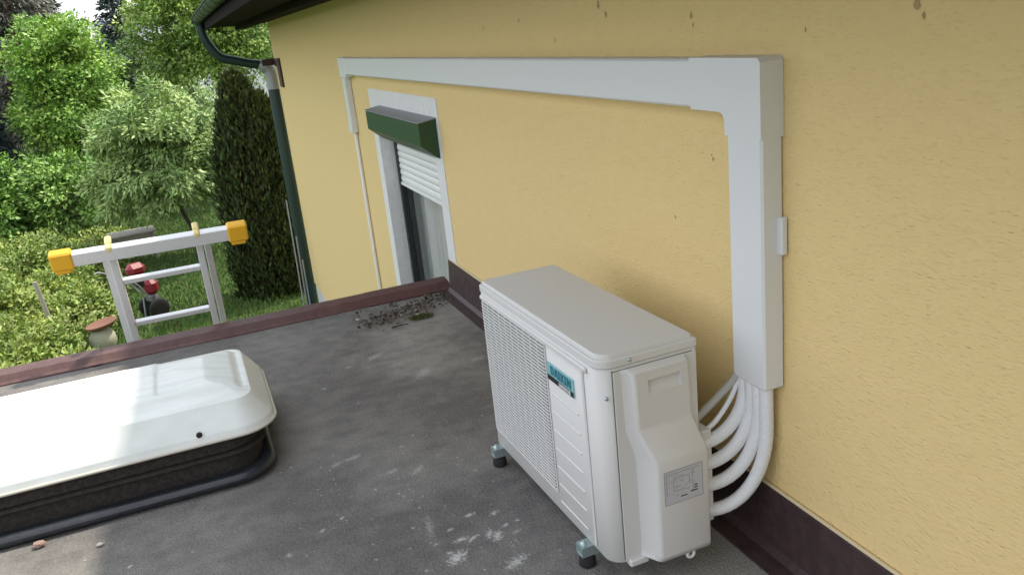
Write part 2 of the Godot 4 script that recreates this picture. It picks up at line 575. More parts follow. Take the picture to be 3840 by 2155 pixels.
func make_house():
	var h := thing("yellow_house", "yellow rendered house wall under dark eaves, with window and green gutter", "house", W(1.6, 0, 7))
	var org := W(1.6, 0, 7)
	var T := func(x: float, y: float, f: float) -> Vector3: return W(x, y, f) - org
	# wall with a real opening, 0.36 m thick
	var st := S()
	var fs := [-4.0, WF0, WF1, FC]
	var ys := [-2.05, WY0, WY1, 2.75]
	for x in [1.6, 1.96]:
		for i in 3:
			for k in 3:
				if i == 1 and k == 1: continue
				quad_o(st, T.call(x, ys[k], fs[i]), T.call(x, ys[k], fs[i + 1]), T.call(x, ys[k + 1], fs[i + 1]), T.call(x, ys[k + 1], fs[i]), T.call(1.78, ys[k], fs[i]))
	quad(st, T.call(1.6, -2.05, FC), T.call(1.96, -2.05, FC), T.call(1.96, 2.75, FC), T.call(1.6, 2.75, FC))
	quad(st, T.call(1.6, -2.05, -4), T.call(1.96, -2.05, -4), T.call(1.96, 2.75, -4), T.call(1.6, 2.75, -4))
	quad(st, T.call(1.6, -2.05, -4), T.call(1.6, -2.05, FC), T.call(1.96, -2.05, FC), T.call(1.96, -2.05, -4))
	quad(st, T.call(1.6, 2.75, -4), T.call(1.6, 2.75, FC), T.call(1.96, 2.75, FC), T.call(1.96, 2.75, -4))
	var wall := obj("wall", st, M.wall, h)
	# dirt specks on the render: [f, y, size]
	for s in [[3.079, 1.829, 0.028], [3.02, 1.79, 0.018], [2.44, 1.758, 0.02], [2.43, 1.73, 0.012], [1.529, 1.745, 0.022], [1.51, 1.72, 0.012], [2.344, 1.305, 0.012], [2.35, 1.318, 0.006], [2.591, 1.068, 0.010], [3.5, 1.70, 0.014], [2.7, 1.60, 0.02], [3.9, 1.80, 0.016], [3.3, 0.95, 0.007], [1.9, 1.70, 0.01], [4.4, 1.78, 0.015]]:
		var p := S()
		var R: float = s[2] * 0.7
		var pts := []
		for k in 11:
			var t := TAU * k / 11.0
			pts.append(T.call(1.5985, s[1] + sin(t) * R * rng.randf_range(0.5, 1.3), s[0] + cos(t) * R * rng.randf_range(0.25, 0.8)))
		var c: Vector3 = T.call(1.5965, s[1], s[0])
		for k in 11: tri(p, c, pts[k], pts[(k + 1) % 11])
		obj("dirt_speck", p, M.speck, wall)
	# inside room, dark, so that the window looks into depth
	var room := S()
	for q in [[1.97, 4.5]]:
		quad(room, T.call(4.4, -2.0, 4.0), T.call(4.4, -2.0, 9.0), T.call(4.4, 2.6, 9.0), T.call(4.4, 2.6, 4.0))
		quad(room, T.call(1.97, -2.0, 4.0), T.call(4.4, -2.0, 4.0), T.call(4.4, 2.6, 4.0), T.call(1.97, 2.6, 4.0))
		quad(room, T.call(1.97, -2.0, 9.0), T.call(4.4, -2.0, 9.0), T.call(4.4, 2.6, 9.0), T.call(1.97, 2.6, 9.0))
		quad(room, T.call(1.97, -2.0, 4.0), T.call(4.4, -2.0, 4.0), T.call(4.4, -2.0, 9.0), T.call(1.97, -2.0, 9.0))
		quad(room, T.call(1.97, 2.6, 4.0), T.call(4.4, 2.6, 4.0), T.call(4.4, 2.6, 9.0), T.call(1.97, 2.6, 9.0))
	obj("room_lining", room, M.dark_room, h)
	# plinth
	st = S()
	bx(st, T.call(1.615, GY - 0.3, FC - 0.01), T.call(1.95, -2.052, -4.0))
	obj("plinth", st, M.plinth, h)
	# rest of the house behind
	st = S()
	bx(st, T.call(1.965, GY - 0.3, FC - 0.02), T.call(9.6, 2.74, 9.1))
	obj("side_wall", st, M.wall, h)
	# white painted surround, 6 mm proud, and reveals
	var win := Node3D.new()
	win.name = "window"
	h.add_child(win, true)
	st = S()
	var b := 0.17
	var xo := 1.594
	for r in [[WF0 - b, WF0, WY0 - b, WY1 + 0.23], [WF1, WF1 + b, WY0 - b, WY1 + 0.23], [WF0 + 0.0005, WF1 - 0.0005, WY1, WY1 + 0.23], [WF0 + 0.0005, WF1 - 0.0005, WY0 - b, WY0]]:
		bx(st, T.call(xo, r[2], r[1]), T.call(1.6, r[3], r[0]))
	obj("surround", st, M.white_paint, win)
	st = S()
	var xi := 1.735
	quad(st, T.call(1.596, WY0, WF1 - 0.002), T.call(xi + 0.1, WY0, WF1 - 0.002), T.call(xi + 0.1, WY1, WF1 - 0.002), T.call(1.596, WY1, WF1 - 0.002))
	quad(st, T.call(1.596, WY0, WF0 + 0.002), T.call(xi + 0.1, WY0, WF0 + 0.002), T.call(xi + 0.1, WY1, WF0 + 0.002), T.call(1.596, WY1, WF0 + 0.002))
	quad(st, T.call(1.596, WY1 - 0.002, WF0), T.call(xi + 0.1, WY1 - 0.002, WF0), T.call(xi + 0.1, WY1 - 0.002, WF1), T.call(1.596, WY1 - 0.002, WF1))
	quad(st, T.call(1.596, WY0 + 0.002, WF0), T.call(xi + 0.1, WY0 + 0.002, WF0), T.call(xi + 0.1, WY0 + 0.002, WF1), T.call(1.596, WY0 + 0.002, WF1))
	obj("reveal", st, M.white_paint, win)
	# dark guide rails and sash frame
	for f in [WF0 + 0.03, WF1 - 0.035]:
		st = S()
		bx(st, T.call(xi - 0.025, WY0 + 0.01, f + 0.025), T.call(xi + 0.03, WY1 - 0.01, f - 0.025), 0.004)
		obj("guide_rail", st, M.frame_dark, win)
	st = S()
	for r in [[WF0 + 0.056, WF0 + 0.12, WY0 + 0.01, WY1 - 0.01], [WF1 - 0.125, WF1 - 0.061, WY0 + 0.01, WY1 - 0.01], [WF0 + 0.121, WF1 - 0.126, WY0 + 0.01, WY0 + 0.07], [WF0 + 0.121, WF1 - 0.126, WY1 - 0.08, WY1 - 0.01]]:
		bx(st, T.call(xi + 0.035, r[2], r[1]), T.call(xi + 0.085, r[3], r[0]), 0.004)
	obj("frame", st, M.frame_dark, win)
	st = S()
	bx(st, T.call(xi + 0.055, WY0 + 0.06, WF1 - 0.12), T.call(xi + 0.061, WY1 - 0.07, WF0 + 0.11))
	obj("pane", st, M.glass, win)
	# roller shutter, half lowered: single slats
	var sh := Node3D.new()
	sh.name = "roller_shutter"
	h.add_child(sh, true)
	var sl := S()
	var arc := []
	for k in 7:
		var t := lerpf(-1.0, 1.0, k / 6.0)
		arc.append(Vector2(-0.007 * (1.0 - t * t), t * 0.0255))
	for k in 7:
		var t := lerpf(1.0, -1.0, k / 6.0)
		arc.append(Vector2(-0.007 * (1.0 - t * t) + 0.006, t * 0.0255))
	prism(sl, arc, 2, -(WF1 - 0.06), -(WF0 + 0.05))
	sl.generate_normals()
	var slm := sl.commit()
	var yy := 0.585
	while yy < WY1 + 0.02:
		var s := obj("slat", slm, M.pvc, sh)
		s.position = T.call(xi - 0.004, yy, 0.0)
		yy += 0.0545
	st = S()
	bx(st, T.call(xi - 0.02, 0.53, WF1 - 0.06), T.call(xi + 0.015, 0.556, WF0 + 0.05), 0.004)
	obj("bottom_bar", st, M.pvc, sh)
	# green shutter box that stands out from the wall, grey top
	st = S()
	var bf0 := 5.5
	var bf1 := 7.12
	var xb := 1.47
	prism(st, [Vector2(xb, 1.065), Vector2(xb, 1.205), Vector2(xb + 0.008, 1.214), Vector2(1.5935, 1.232), Vector2(1.5935, 0.972), Vector2(1.58, 0.972)], 2, -bf1, -bf0)
	var bxm := obj("shutter_box", st, M.green_box, sh)
	bxm.position = -org
	st = S()
	prism(st, [Vector2(xb - 0.006, 1.216), Vector2(xb - 0.006, 1.222), Vector2(1.5935, 1.242), Vector2(1.5935, 1.236)], 2, -bf1 - 0.01, -bf0 + 0.01)
	obj("box_lid", st, M.zinc, sh).position = -org
	# roof and eaves
	st = S()
	var pitch := 0.40
	var ye := 2.30
	var xe := 0.66
	var roof := [Vector2(xe, ye), Vector2(xe, ye + 0.06), Vector2(5.9, ye + 0.06 + (5.9 - xe) * pitch), Vector2(9.9, ye + 0.3), Vector2(9.9, ye + 0.2), Vector2(5.9, ye + (5.9 - xe) * pitch - 0.04)]
	prism(st, roof, 2, -14.55, 4.5)
	var rf := obj("roof", st, M.tiles, h)
	rf.position = -org
	# rafters and boards under the eave
	var k := 0
	var f := -3.8
	while f < 14.5:
		st = S()
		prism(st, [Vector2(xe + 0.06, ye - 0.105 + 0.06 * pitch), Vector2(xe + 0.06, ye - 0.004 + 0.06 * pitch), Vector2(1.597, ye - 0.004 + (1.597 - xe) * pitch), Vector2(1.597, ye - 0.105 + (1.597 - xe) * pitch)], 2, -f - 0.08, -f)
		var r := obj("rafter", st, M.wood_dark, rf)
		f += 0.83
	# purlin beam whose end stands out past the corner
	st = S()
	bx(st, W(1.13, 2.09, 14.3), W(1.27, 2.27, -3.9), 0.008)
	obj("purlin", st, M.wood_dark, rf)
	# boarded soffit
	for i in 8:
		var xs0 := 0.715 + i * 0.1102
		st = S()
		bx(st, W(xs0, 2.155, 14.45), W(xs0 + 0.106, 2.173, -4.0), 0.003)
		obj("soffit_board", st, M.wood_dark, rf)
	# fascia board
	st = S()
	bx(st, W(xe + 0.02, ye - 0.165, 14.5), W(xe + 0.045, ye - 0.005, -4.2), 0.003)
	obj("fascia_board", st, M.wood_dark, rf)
	# half round gutter with brackets
	st = S()
	var gx := 0.735
	var gy := 2.325
	gx = xe - 0.0
	gx = 0.62
	gy = 2.33
	var gr := 0.085
	var out := []
	for i in 15:
		var t := PI + PI * i / 14.0
		out.append(Vector2(gx + cos(t) * gr, gy + sin(t) * gr))
	for i in 15:
		var t := TAU - PI * i / 14.0
		out.append(Vector2(gx + cos(t) * (gr - 0.005), gy + sin(t) * (gr - 0.005)))
	prism(st, out, 2, -14.5, 4.0)
	tube(st, [W(gx - gr - 0.004, gy, 14.5), W(gx - gr - 0.004, gy, -4.0)], [0.011], 8)
	bx(st, W(gx - gr, gy - gr, 14.503), W(gx + gr, gy, 14.495))
	var gut := obj("gutter", st, M.green_metal, h)
	gut.position = -org
	f = 14.1
	while f > -4.0:
		st = S()
		var gp := []
		for i in 11:
			var t := PI + PI * i / 10.0
			gp.append(Vector2(gx + cos(t) * (gr + 0.006), gy + sin(t) * (gr + 0.006)))
		for i in 11:
			var t := TAU - PI * i / 10.0
			gp.append(Vector2(gx + cos(t) * (gr + 0.0005), gy + sin(t) * (gr + 0.0005)))
		prism(st, gp, 2, -f, -f + 0.035)
		obj("bracket", st, M.green_metal, gut)
		f -= 0.83
	# downpipe: swan neck from the gutter end to the corner, then down
	var fd := 14.2
	st = S()
	var path := curve([W(gx, gy - gr + 0.02, fd), W(gx + 0.01, gy - 0.24, fd), W(gx + 0.06, 1.93, fd), W(gx + 0.2, 1.72, fd), W(gx + 0.42, 1.64, fd), W(1.25, 1.575, fd), W(1.40, 1.54, fd), W(1.50, 1.47, fd), W(1.535, 1.36, fd), W(1.535, 1.2, fd)], 5)
	tube(st, path, [0.07], 14)
	tube(st, [W(1.535, 1.3, fd), W(1.53, -0.6, fd), W(1.53, GY - 0.2, fd)], [0.095], 16)
	var dp := obj("downpipe", st, M.green_metal, h)
	dp.position = -org
	st = S()
	tube(st, [W(gx, gy - gr + 0.02, fd), W(gx, gy - gr - 0.07, fd)], [0.085, 0.064], 14)
	obj("outlet", st, M.green_metal, dp)
	st = S()
	tube(st, curve([W(1.38, 1.55, fd), W(1.50, 1.475, fd), W(1.535, 1.36, fd), W(1.535, 1.15, fd)], 5), [0.076, 0.084, 0.098, 0.102], 14)
	obj("zinc_elbow", st, M.zinc, dp)
	st = S()
	bx(st, W(1.40, 1.52, 13.98), W(1.598, 1.62, 13.90), 0.004)
	bx(st, W(1.570, 1.20, 13.60), W(1.5985, 1.62, 13.30), 0.004)
	bx(st, W(1.575, 1.50, 13.897), W(1.5985, 1.615, 13.603), 0.004)
	obj("wall_bracket", st, M.brown_metal, dp)
	# curtain behind the pane
	var cs := S()
	cs.set_smooth_group(0)
	var prev := []
	for i in 121:
		var ff := lerpf(WF0 + 0.05, WF1 - 0.05, i / 120.0)
		var xx := 1.9 + 0.03 * sin(i * 0.62) + 0.012 * sin(i * 1.7 + 1.0)
		var cur := [W(xx, WY0 - 0.3, ff), W(xx + 0.01, WY1 + 0.05, ff)]
		if i > 0: quad(cs, prev[0], cur[0], cur[1], prev[1])
		prev = cur
	tag(obj("curtain", cs, M.curtain), "pale pleated curtain hanging behind the window pane", "curtain")

func make_far_house():
	var at := W(0.6, GY, 46)
	var h := thing("neighbour_house", "pale grey neighbouring house glimpsed through the trees", "house", at)
	var st := S()
	bx(st, Vector3(-3.2, -0.3, -6), Vector3(4.2, 4.2, 0))
	obj("wall", st, M.white_paint, h)
	st = S()
	prism(st, [Vector2(4.15, -6.5), Vector2(4.35, -6.5), Vector2(6.6, -3.0), Vector2(4.35, 0.5), Vector2(4.15, 0.5), Vector2(6.35, -3.0)], 0, -3.6, 4.6)
	obj("roof", st, M.zinc, h)
	for x in [-2.2, 0.2, 2.4]:
		st = S()
		bx(st, Vector3(x, 1.2, 0.004), Vector3(x + 1.0, 2.5, 0.03), 0.01)
		var w := obj("window", st, M.pvc, h)
		st = S()
		bx(st, Vector3(x + 0.1, 1.3, 0.031), Vector3(x + 0.9, 2.4, 0.036))
		obj("pane", st, M.frame_dark, w)

# ---------------------------------------------------------------- foliage
func leaf(G: Dictionary, p: Vector3, d: Vector3, side: Vector3, L: float, wid: float, col: Color):
	var s := (side - d * side.dot(d)).normalized()
	var n := d.cross(s)
	var v: PackedVector3Array = G.v
	var base := v.size()
	var mid := p + d * (L * 0.45)
	G.v.append(p); G.v.append(mid + s * (wid * 0.5) + n * (wid * 0.14)); G.v.append(p + d * L - n * (L * 0.06)); G.v.append(mid - s * (wid * 0.5) + n * (wid * 0.14))
	for i in 4:
		G.n.append(n)
		G.c.append(col)
	for i in [0, 1, 2, 0, 2, 3]: G.i.append(base + i)

func leaf_mesh(G: Dictionary) -> ArrayMesh:
	var a := []
	a.resize(Mesh.ARRAY_MAX)
	a[Mesh.ARRAY_VERTEX] = G.v
	a[Mesh.ARRAY_NORMAL] = G.n
	a[Mesh.ARRAY_COLOR] = G.c
	a[Mesh.ARRAY_INDEX] = G.i
	var m := ArrayMesh.new()
	m.add_surface_from_arrays(Mesh.PRIMITIVE_TRIANGLES, a)
	return m

func rdir() -> Vector3:
	var z := rng.randf_range(-1, 1)
	var t := rng.randf() * TAU
	var r := sqrt(1.0 - z * z)
	return Vector3(r * cos(t), z, r * sin(t))

# a broadleaf crown: clumps spread through an uneven ellipsoid; returns the clump centres
func crown(G: Dictionary, c: Vector3, rad: Vector3, clumps: int, per: int, rc: float, L: float, wid: float, ca: Color, cb: Color, droop: float, seed_: int, lowcut := -0.75) -> Array:
	var nz := FastNoiseLite.new()
	nz.seed = seed_
	nz.frequency = 0.9
	var cen := []
	for i in clumps:
		var d := rdir()
		if d.y < lowcut: d.y = -d.y * 0.5
		d = d.normalized()
		var lump := 1.0 + 0.32 * nz.get_noise_3d(d.x * 1.6, d.y * 1.6, d.z * 1.6)
		var q: float = pow(rng.randf(), 0.42)
		var pc := c + d * rad * (q * lump)
		cen.append(pc)
		var tone := clampf(rng.randf() * 0.8 + 0.25 * nz.get_noise_3dv(pc * 1.3) + 0.1, 0.0, 1.0)
		var cc := ca.lerp(cb, tone)
		var r := rc * rng.randf_range(0.6, 1.35)
		var outd := (d + Vector3(0, 0.25, 0)).normalized()
		for k in per:
			var o := rdir() * (r * pow(rng.randf(), 0.45))
			o.y *= 0.7
			var p := pc + o
			var ld := (outd * 0.55 + rdir() * 0.75 + o / r * 0.5 + Vector3(0, -droop, 0)).normalized()
			var up := (Vector3(0, 1, 0) * 0.9 + outd * 0.4 + rdir() * 0.7)
			var sd := ld.cross(up)
			var v := 2.3 * rng.randf_range(0.72, 1.25)
			var s := rng.randf_range(0.65, 1.25)
			leaf(G, p, ld, sd, L * s, wid * s, Color(cc.r * v * rng.randf_range(0.9, 1.12), cc.g * v, cc.b * v))
	return cen

func new_G() -> Dictionary:
	return {"v": PackedVector3Array(), "n": PackedVector3Array(), "c": PackedColorArray(), "i": PackedInt32Array()}

func tree(called: String, label: String, category: String, at: Vector3, c: Vector3, rad: Vector3, clumps: int, per: int, rc: float, L: float, wid: float, ca: Color, cb: Color, droop: float, trunk_r: float, seed_: int, group := "", bark: Material = null, lowcut := -0.75) -> Node3D:
	var t := thing(called, label, category, at, 0.0, group)
	var G := new_G()
	var cen := crown(G, c, rad, clumps, per, rc, L, wid, ca, cb, droop, seed_, lowcut)
	var bm: Material = bark if bark else M.bark
	var st := S()
	var fork := Vector3(c.x * 0.4, max(0.25, c.y - rad.y * 0.62), c.z * 0.4)
	tube(st, curve([Vector3(0, -0.1, 0), fork * Vector3(0.3, 0.5, 0.3) + Vector3(0.05, 0, -0.03), fork, c + Vector3(0, rad.y * 0.45, 0)], 4), [trunk_r * 1.25, trunk_r * 1.1, trunk_r, trunk_r, trunk_r * 0.95, trunk_r * 0.9, trunk_r * 0.85, trunk_r * 0.8, trunk_r * 0.75, trunk_r * 0.6, trunk_r * 0.5, trunk_r * 0.35, trunk_r * 0.2], 9)
	obj("trunk", st, bm, t)
	for i in 14:
		var e: Vector3 = cen[(i * 37) % cen.size()]
		var b0 := fork.lerp(c + Vector3(0, rad.y * 0.3, 0), rng.randf() * 0.8)
		st = S()
		var mid := b0.lerp(e, 0.5) + Vector3(0, 0.12 * rad.y * 0.4, 0)
		tube(st, curve([b0, mid, e], 3), [trunk_r * 0.42, trunk_r * 0.36, trunk_r * 0.3, trunk_r * 0.24, trunk_r * 0.18, trunk_r * 0.12, trunk_r * 0.08], 6)
		obj("limb", st, bm, t)
	obj("crown", leaf_mesh(G), M.leaf, t)
	return t

func conifer(called: String, label: String, at: Vector3, height: float, radius: float, ca: Color, cb: Color, dens: int, group := "", bark: Material = null) -> Node3D:
	var t := thing(called, label, "tree", at, 0.0, group)
	var st := S()
	tube(st, [Vector3(0, -0.1, 0), Vector3(0.03, height * 0.5, 0), Vector3(0, height, 0)], [0.03 * height * 0.75, 0.018 * height * 0.75, 0.01], 9)
	obj("trunk", st, bark if bark else M.bark, t)
	var G := new_G()
	var y := height * 0.08
	var whorl := 0
	while y < height * 0.985:
		var f := 1.0 - y / height
		var R := radius * pow(f, 0.85) * rng.randf_range(0.85, 1.12) + 0.06
		var nb := int(8 + 5 * f)
		for b in nb:
			var a := TAU * b / nb + whorl * 0.7 + rng.randf_range(-0.35, 0.35)
			var dir := Vector3(cos(a), 0, sin(a))
			var Rb := R * rng.randf_range(0.6, 1.15)
			var n := int(dens * (0.3 + Rb))
			var br := ca.lerp(cb, rng.randf())
			for k in n:
				var u := pow(rng.randf(), 0.7)
				var p := dir * (Rb * u) + Vector3(0, y + rng.randf_range(-0.09, 0.09) - 0.30 * Rb * u + 0.12 * Rb * u * u, 0) + dir.cross(Vector3.UP) * rng.randfn() * 0.13 * Rb * (0.4 + u) * 0.7 + Vector3(0, -abs(rng.randfn()) * 0.08, 0)
				var d := (dir * 0.8 + rdir() * 0.6 + Vector3(0, -0.35, 0)).normalized()
				var v := rng.randf_range(0.7, 1.25)
				leaf(G, p, d, rdir(), rng.randf_range(0.16, 0.32), 0.065, Color(br.r * v, br.g * v, br.b * v))
		whorl += 1
		y += 0.25 * rng.randf_range(0.7, 1.3)
	obj("crown", leaf_mesh(G), M.needle, t)
	return t

func make_trees():
	# light green fruit tree with long narrow leaves
	tree("fruit_tree", "pale green fruit tree with long narrow drooping leaves, above the wooden garden table", "tree", W(-0.15, ground_h(0, 20.5), 20.6), Vector3(-0.42, 2.32, 0.0), Vector3(1.5, 1.62, 1.45), 210, 150, 0.29, 0.16, 0.05, Color(0.07, 0.12, 0.036), Color(0.175, 0.23, 0.085), 0.6, 0.06, 51)
	# big bright tree on the left
	tree("broadleaf_tree", "tall bright green leafy tree rising at the left under the sky gap", "tree", W(-2.7, ground_h(-2.7, 27), 27), Vector3(0.05, 3.25, 0), Vector3(1.5, 2.75, 1.5), 330, 110, 0.40, 0.13, 0.075, Color(0.06, 0.125, 0.022), Color(0.16, 0.24, 0.045), 0.35, 0.12, 52)
	# wide tree behind, in the middle, reaching behind the gutter
	tree("broadleaf_tree", "wide yellow green leafy tree behind the gutter end", "tree", W(1.75, ground_h(1, 33), 33), Vector3(0.0, 5.1, 0), Vector3(2.75, 2.6, 2.2), 470, 95, 0.45, 0.15, 0.085, Color(0.065, 0.12, 0.025), Color(0.20, 0.26, 0.06), 0.4, 0.16, 53)
	tree("broadleaf_tree", "dark green leafy tree standing between the bright tree and the wide tree", "tree", W(-0.8, ground_h(-1, 36), 36), Vector3(0.1, 2.9, 0), Vector3(1.9, 2.1, 1.6), 200, 80, 0.5, 0.16, 0.09, Color(0.03, 0.065, 0.018), Color(0.09, 0.14, 0.04), 0.4, 0.14, 54)
	# leafy shrubs in front of the left trees
	tree("tall_shrub", "dense mid green shrub at the left picture edge below the bright tree", "shrub", W(-4.75, ground_h(-5, 24), 24), Vector3(0.0, 1.35, 0), Vector3(1.05, 1.3, 1.0), 150, 85, 0.34, 0.14, 0.085, Color(0.04, 0.085, 0.02), Color(0.11, 0.19, 0.04), 0.3, 0.05, 55, "", null, -0.95)
	tree("tall_shrub", "mid green shrub with light tips between bright tree and fruit tree", "shrub", W(-3.1, ground_h(-3, 24.5), 24.3), Vector3(0.0, 1.35, 0), Vector3(1.2, 1.3, 1.0), 140, 85, 0.32, 0.12, 0.07, Color(0.05, 0.10, 0.022), Color(0.14, 0.22, 0.05), 0.3, 0.045, 56, "", null, -0.95)
	tree("tall_shrub", "grey green bush behind the fruit tree, beside the dark column", "shrub", W(1.0, ground_h(1, 27), 27.5), Vector3(0.0, 1.9, 0), Vector3(1.3, 1.7, 1.0), 130, 85, 0.34, 0.13, 0.06, Color(0.09, 0.13, 0.06), Color(0.2, 0.26, 0.12), 0.3, 0.045, 57, "", null, -0.95)
	# bushes in the bed at the left
	for b in [[-3.5, 20.5, 1.15, 1.1, "light green bush at the back of the garden bed, below the mid green shrubs"], [-2.75, 18.6, 0.85, 0.95, "light green bush behind the leaning wooden post"], [-3.55, 16.6, 1.0, 0.95, "light green bush at the left picture edge, left of the leaning post"], [-2.25, 20.8, 0.7, 0.9, "light green bush left of the wooden garden table"], [-2.75, 14.6, 0.55, 0.75, "low light green bush in front, left of the pale pot"], [-2.15, 16.9, 0.6, 0.6, "small light green bush behind the pale pot"]]:
		tree("garden_bush", b[4], "bush", W(b[0], ground_h(b[0], b[1]), b[1]), Vector3(0, b[2] * 0.55, 0), Vector3(b[3] * 0.6, b[2] * 0.55, b[3] * 0.6), int(60 * b[3]), 70, 0.2, 0.085, 0.05, Color(0.06, 0.10, 0.022), Color(0.15, 0.185, 0.045), 0.15, 0.022, int(b[1] * 10), "bushes in the garden bed", null, -0.95)
	# conifers far back
	conifer("spruce_tree", "dark blue green spruce right of the sky gap", W(-1.75, ground_h(0, 46), 47), 9.6, 1.9, Color(0.018, 0.04, 0.032), Color(0.05, 0.085, 0.065), 30, "spruces at the back of the garden")
	conifer("spruce_tree", "dark spruce behind the wide yellow green tree", W(0.2, ground_h(0, 50), 50), 12.5, 2.6, Color(0.02, 0.045, 0.03), Color(0.055, 0.09, 0.055), 26, "spruces at the back of the garden")
	conifer("spruce_tree", "dark spruce left of the sky gap, behind the bright tree", W(-4.6, ground_h(0, 45), 45), 10.5, 2.3, Color(0.02, 0.045, 0.028), Color(0.06, 0.095, 0.06), 28, "spruces at the back of the garden")
	conifer("silver_spruce", "grey blue spruce with reddish trunk in the top left corner", W(-4.05, ground_h(0, 29), 30.5), 13.0, 2.2, Color(0.075, 0.08, 0.062), Color(0.20, 0.195, 0.155), 34, "", M.bark_red)
	conifer("spruce_tree", "low dark blue spruce at the left picture edge", W(-4.75, ground_h(0, 26), 26), 4.9, 1.15, Color(0.012, 0.024, 0.024), Color(0.03, 0.045, 0.05), 44)
	# far wood that closes the view
	var G := new_G()
	for i in 26:
		var x := lerpf(-24.0, 26.0, i / 25.0) + rng.randf_range(-0.6, 0.6)
		crown(G, W(x, GY + rng.randf_range(2.2, 3.0), 62 + rng.randf_range(-4, 4)), Vector3(2.6, rng.randf_range(2.6, 3.6), 2.0), 70, 34, 0.8, 0.38, 0.24, Color(0.03, 0.06, 0.018), Color(0.10, 0.15, 0.045), 0.3, 60 + i, -0.95)
	tag(obj("far_wood", leaf_mesh(G), M.leaf), "far line of green trees closing the garden view", "woodland", "", "stuff")
	# clipped dark column beside the house corner
	var t := thing("columnar_thuja", "tall dark green clipped thuja column beside the house corner", "tree", W(1.08, GY, 16.3))
	var st := S()
	tube(st, [Vector3(0, -0.1, 0), Vector3(0, 3.4, 0)], [0.07, 0.02], 8)
	obj("trunk", st, M.bark, t)
	var nz := FastNoiseLite.new()
	nz.seed = 71
	nz.frequency = 1.6
	G = new_G()
	var stems := [[0.0, 0.0, 4.15, 0.55], [0.34, 0.10, 3.75, 0.42], [-0.22, -0.10, 3.45, 0.42], [0.15, -0.25, 3.85, 0.40], [0.62, -0.3, 3.3, 0.42]]
	for i in 44000:
		var sm = stems[i % 5]
		var y: float = sm[2] * rng.randf()
		var u: float = y / sm[2]
		var a := rng.randf() * TAU
		var R: float = sm[3] * pow(clampf(1.0 - pow(u, 3.2), 0.0, 1.0), 0.6) * (0.85 + 0.15 * smoothstep(0.0, 0.25, u)) + 0.05
		var lump := 1.0 + 0.34 * nz.get_noise_3d(cos(a) * 1.3 + sm[0] * 4.0, y * 1.3, sin(a) * 1.3)
		var q := rng.randf_range(0.7, 1.05)
		var dir := Vector3(cos(a), 0, sin(a))
		var p := dir * (R * lump * q) + Vector3(sm[0], y, sm[1])
		var d := (Vector3(0, 0.9, 0) + dir * 0.45 + rdir() * 0.45).normalized()
		var v := rng.randf_range(0.6, 1.3)
		var c := Color(0.026, 0.046, 0.014).lerp(Color(0.065, 0.095, 0.024), rng.randf())
		if q < 0.84 and rng.randf() < 0.5: c = Color(0.06, 0.038, 0.02)
		if rng.randf() < 0.03 + 0.4 * smoothstep(0.82, 1.0, u): c = Color(0.11, 0.15, 0.03)
		leaf(G, p, d, dir.cross(Vector3.UP) + rdir() * 0.7, rng.randf_range(0.07, 0.17), 0.042, Color(c.r * v, c.g * v, c.b * v))
	obj("crown", leaf_mesh(G), M.needle, t)
	# low mass of perennials and ground cover on the left
	G = new_G()
	var hz := FastNoiseLite.new()
	hz.seed = 81
	hz.frequency = 0.55
	for i in 900:
		var f := rng.randf_range(12.5, 24.5)
		var xr := lerpf(-1.75, -1.75, 0.5) - 0.012 * (f - 12.0)
		var x := rng.randf_range(-0.27 * f - 1.2, xr)
		var hgt := 0.48 + 0.34 * hz.get_noise_2d(x * 1.4, f) + 0.10 * clampf(-x - 2.0, 0.0, 2.0)
		if x > xr - 0.35: hgt *= 0.55
		if Vector2(x + 1.87, f - 14.6).length() < 0.75: continue
		var tone := clampf(0.5 + 0.9 * hz.get_noise_2d(x * 2.0 + 40.0, f * 2.0), 0.0, 1.0)
		var ca := Color(0.075, 0.115, 0.026).lerp(Color(0.15, 0.18, 0.04), tone)
		crown(G, W(x, ground_h(x, f) + hgt * 0.55, f), Vector3(0.34, hgt * 0.62, 0.34), 6, 17, 0.16, 0.105, 0.05, ca * 0.6, ca * 1.35, 0.1, 82, -0.95)
	tag(obj("ground_cover", leaf_mesh(G), M.leaf), "yellow green mass of leafy perennials covering the garden bed at left", "plants", "", "stuff")

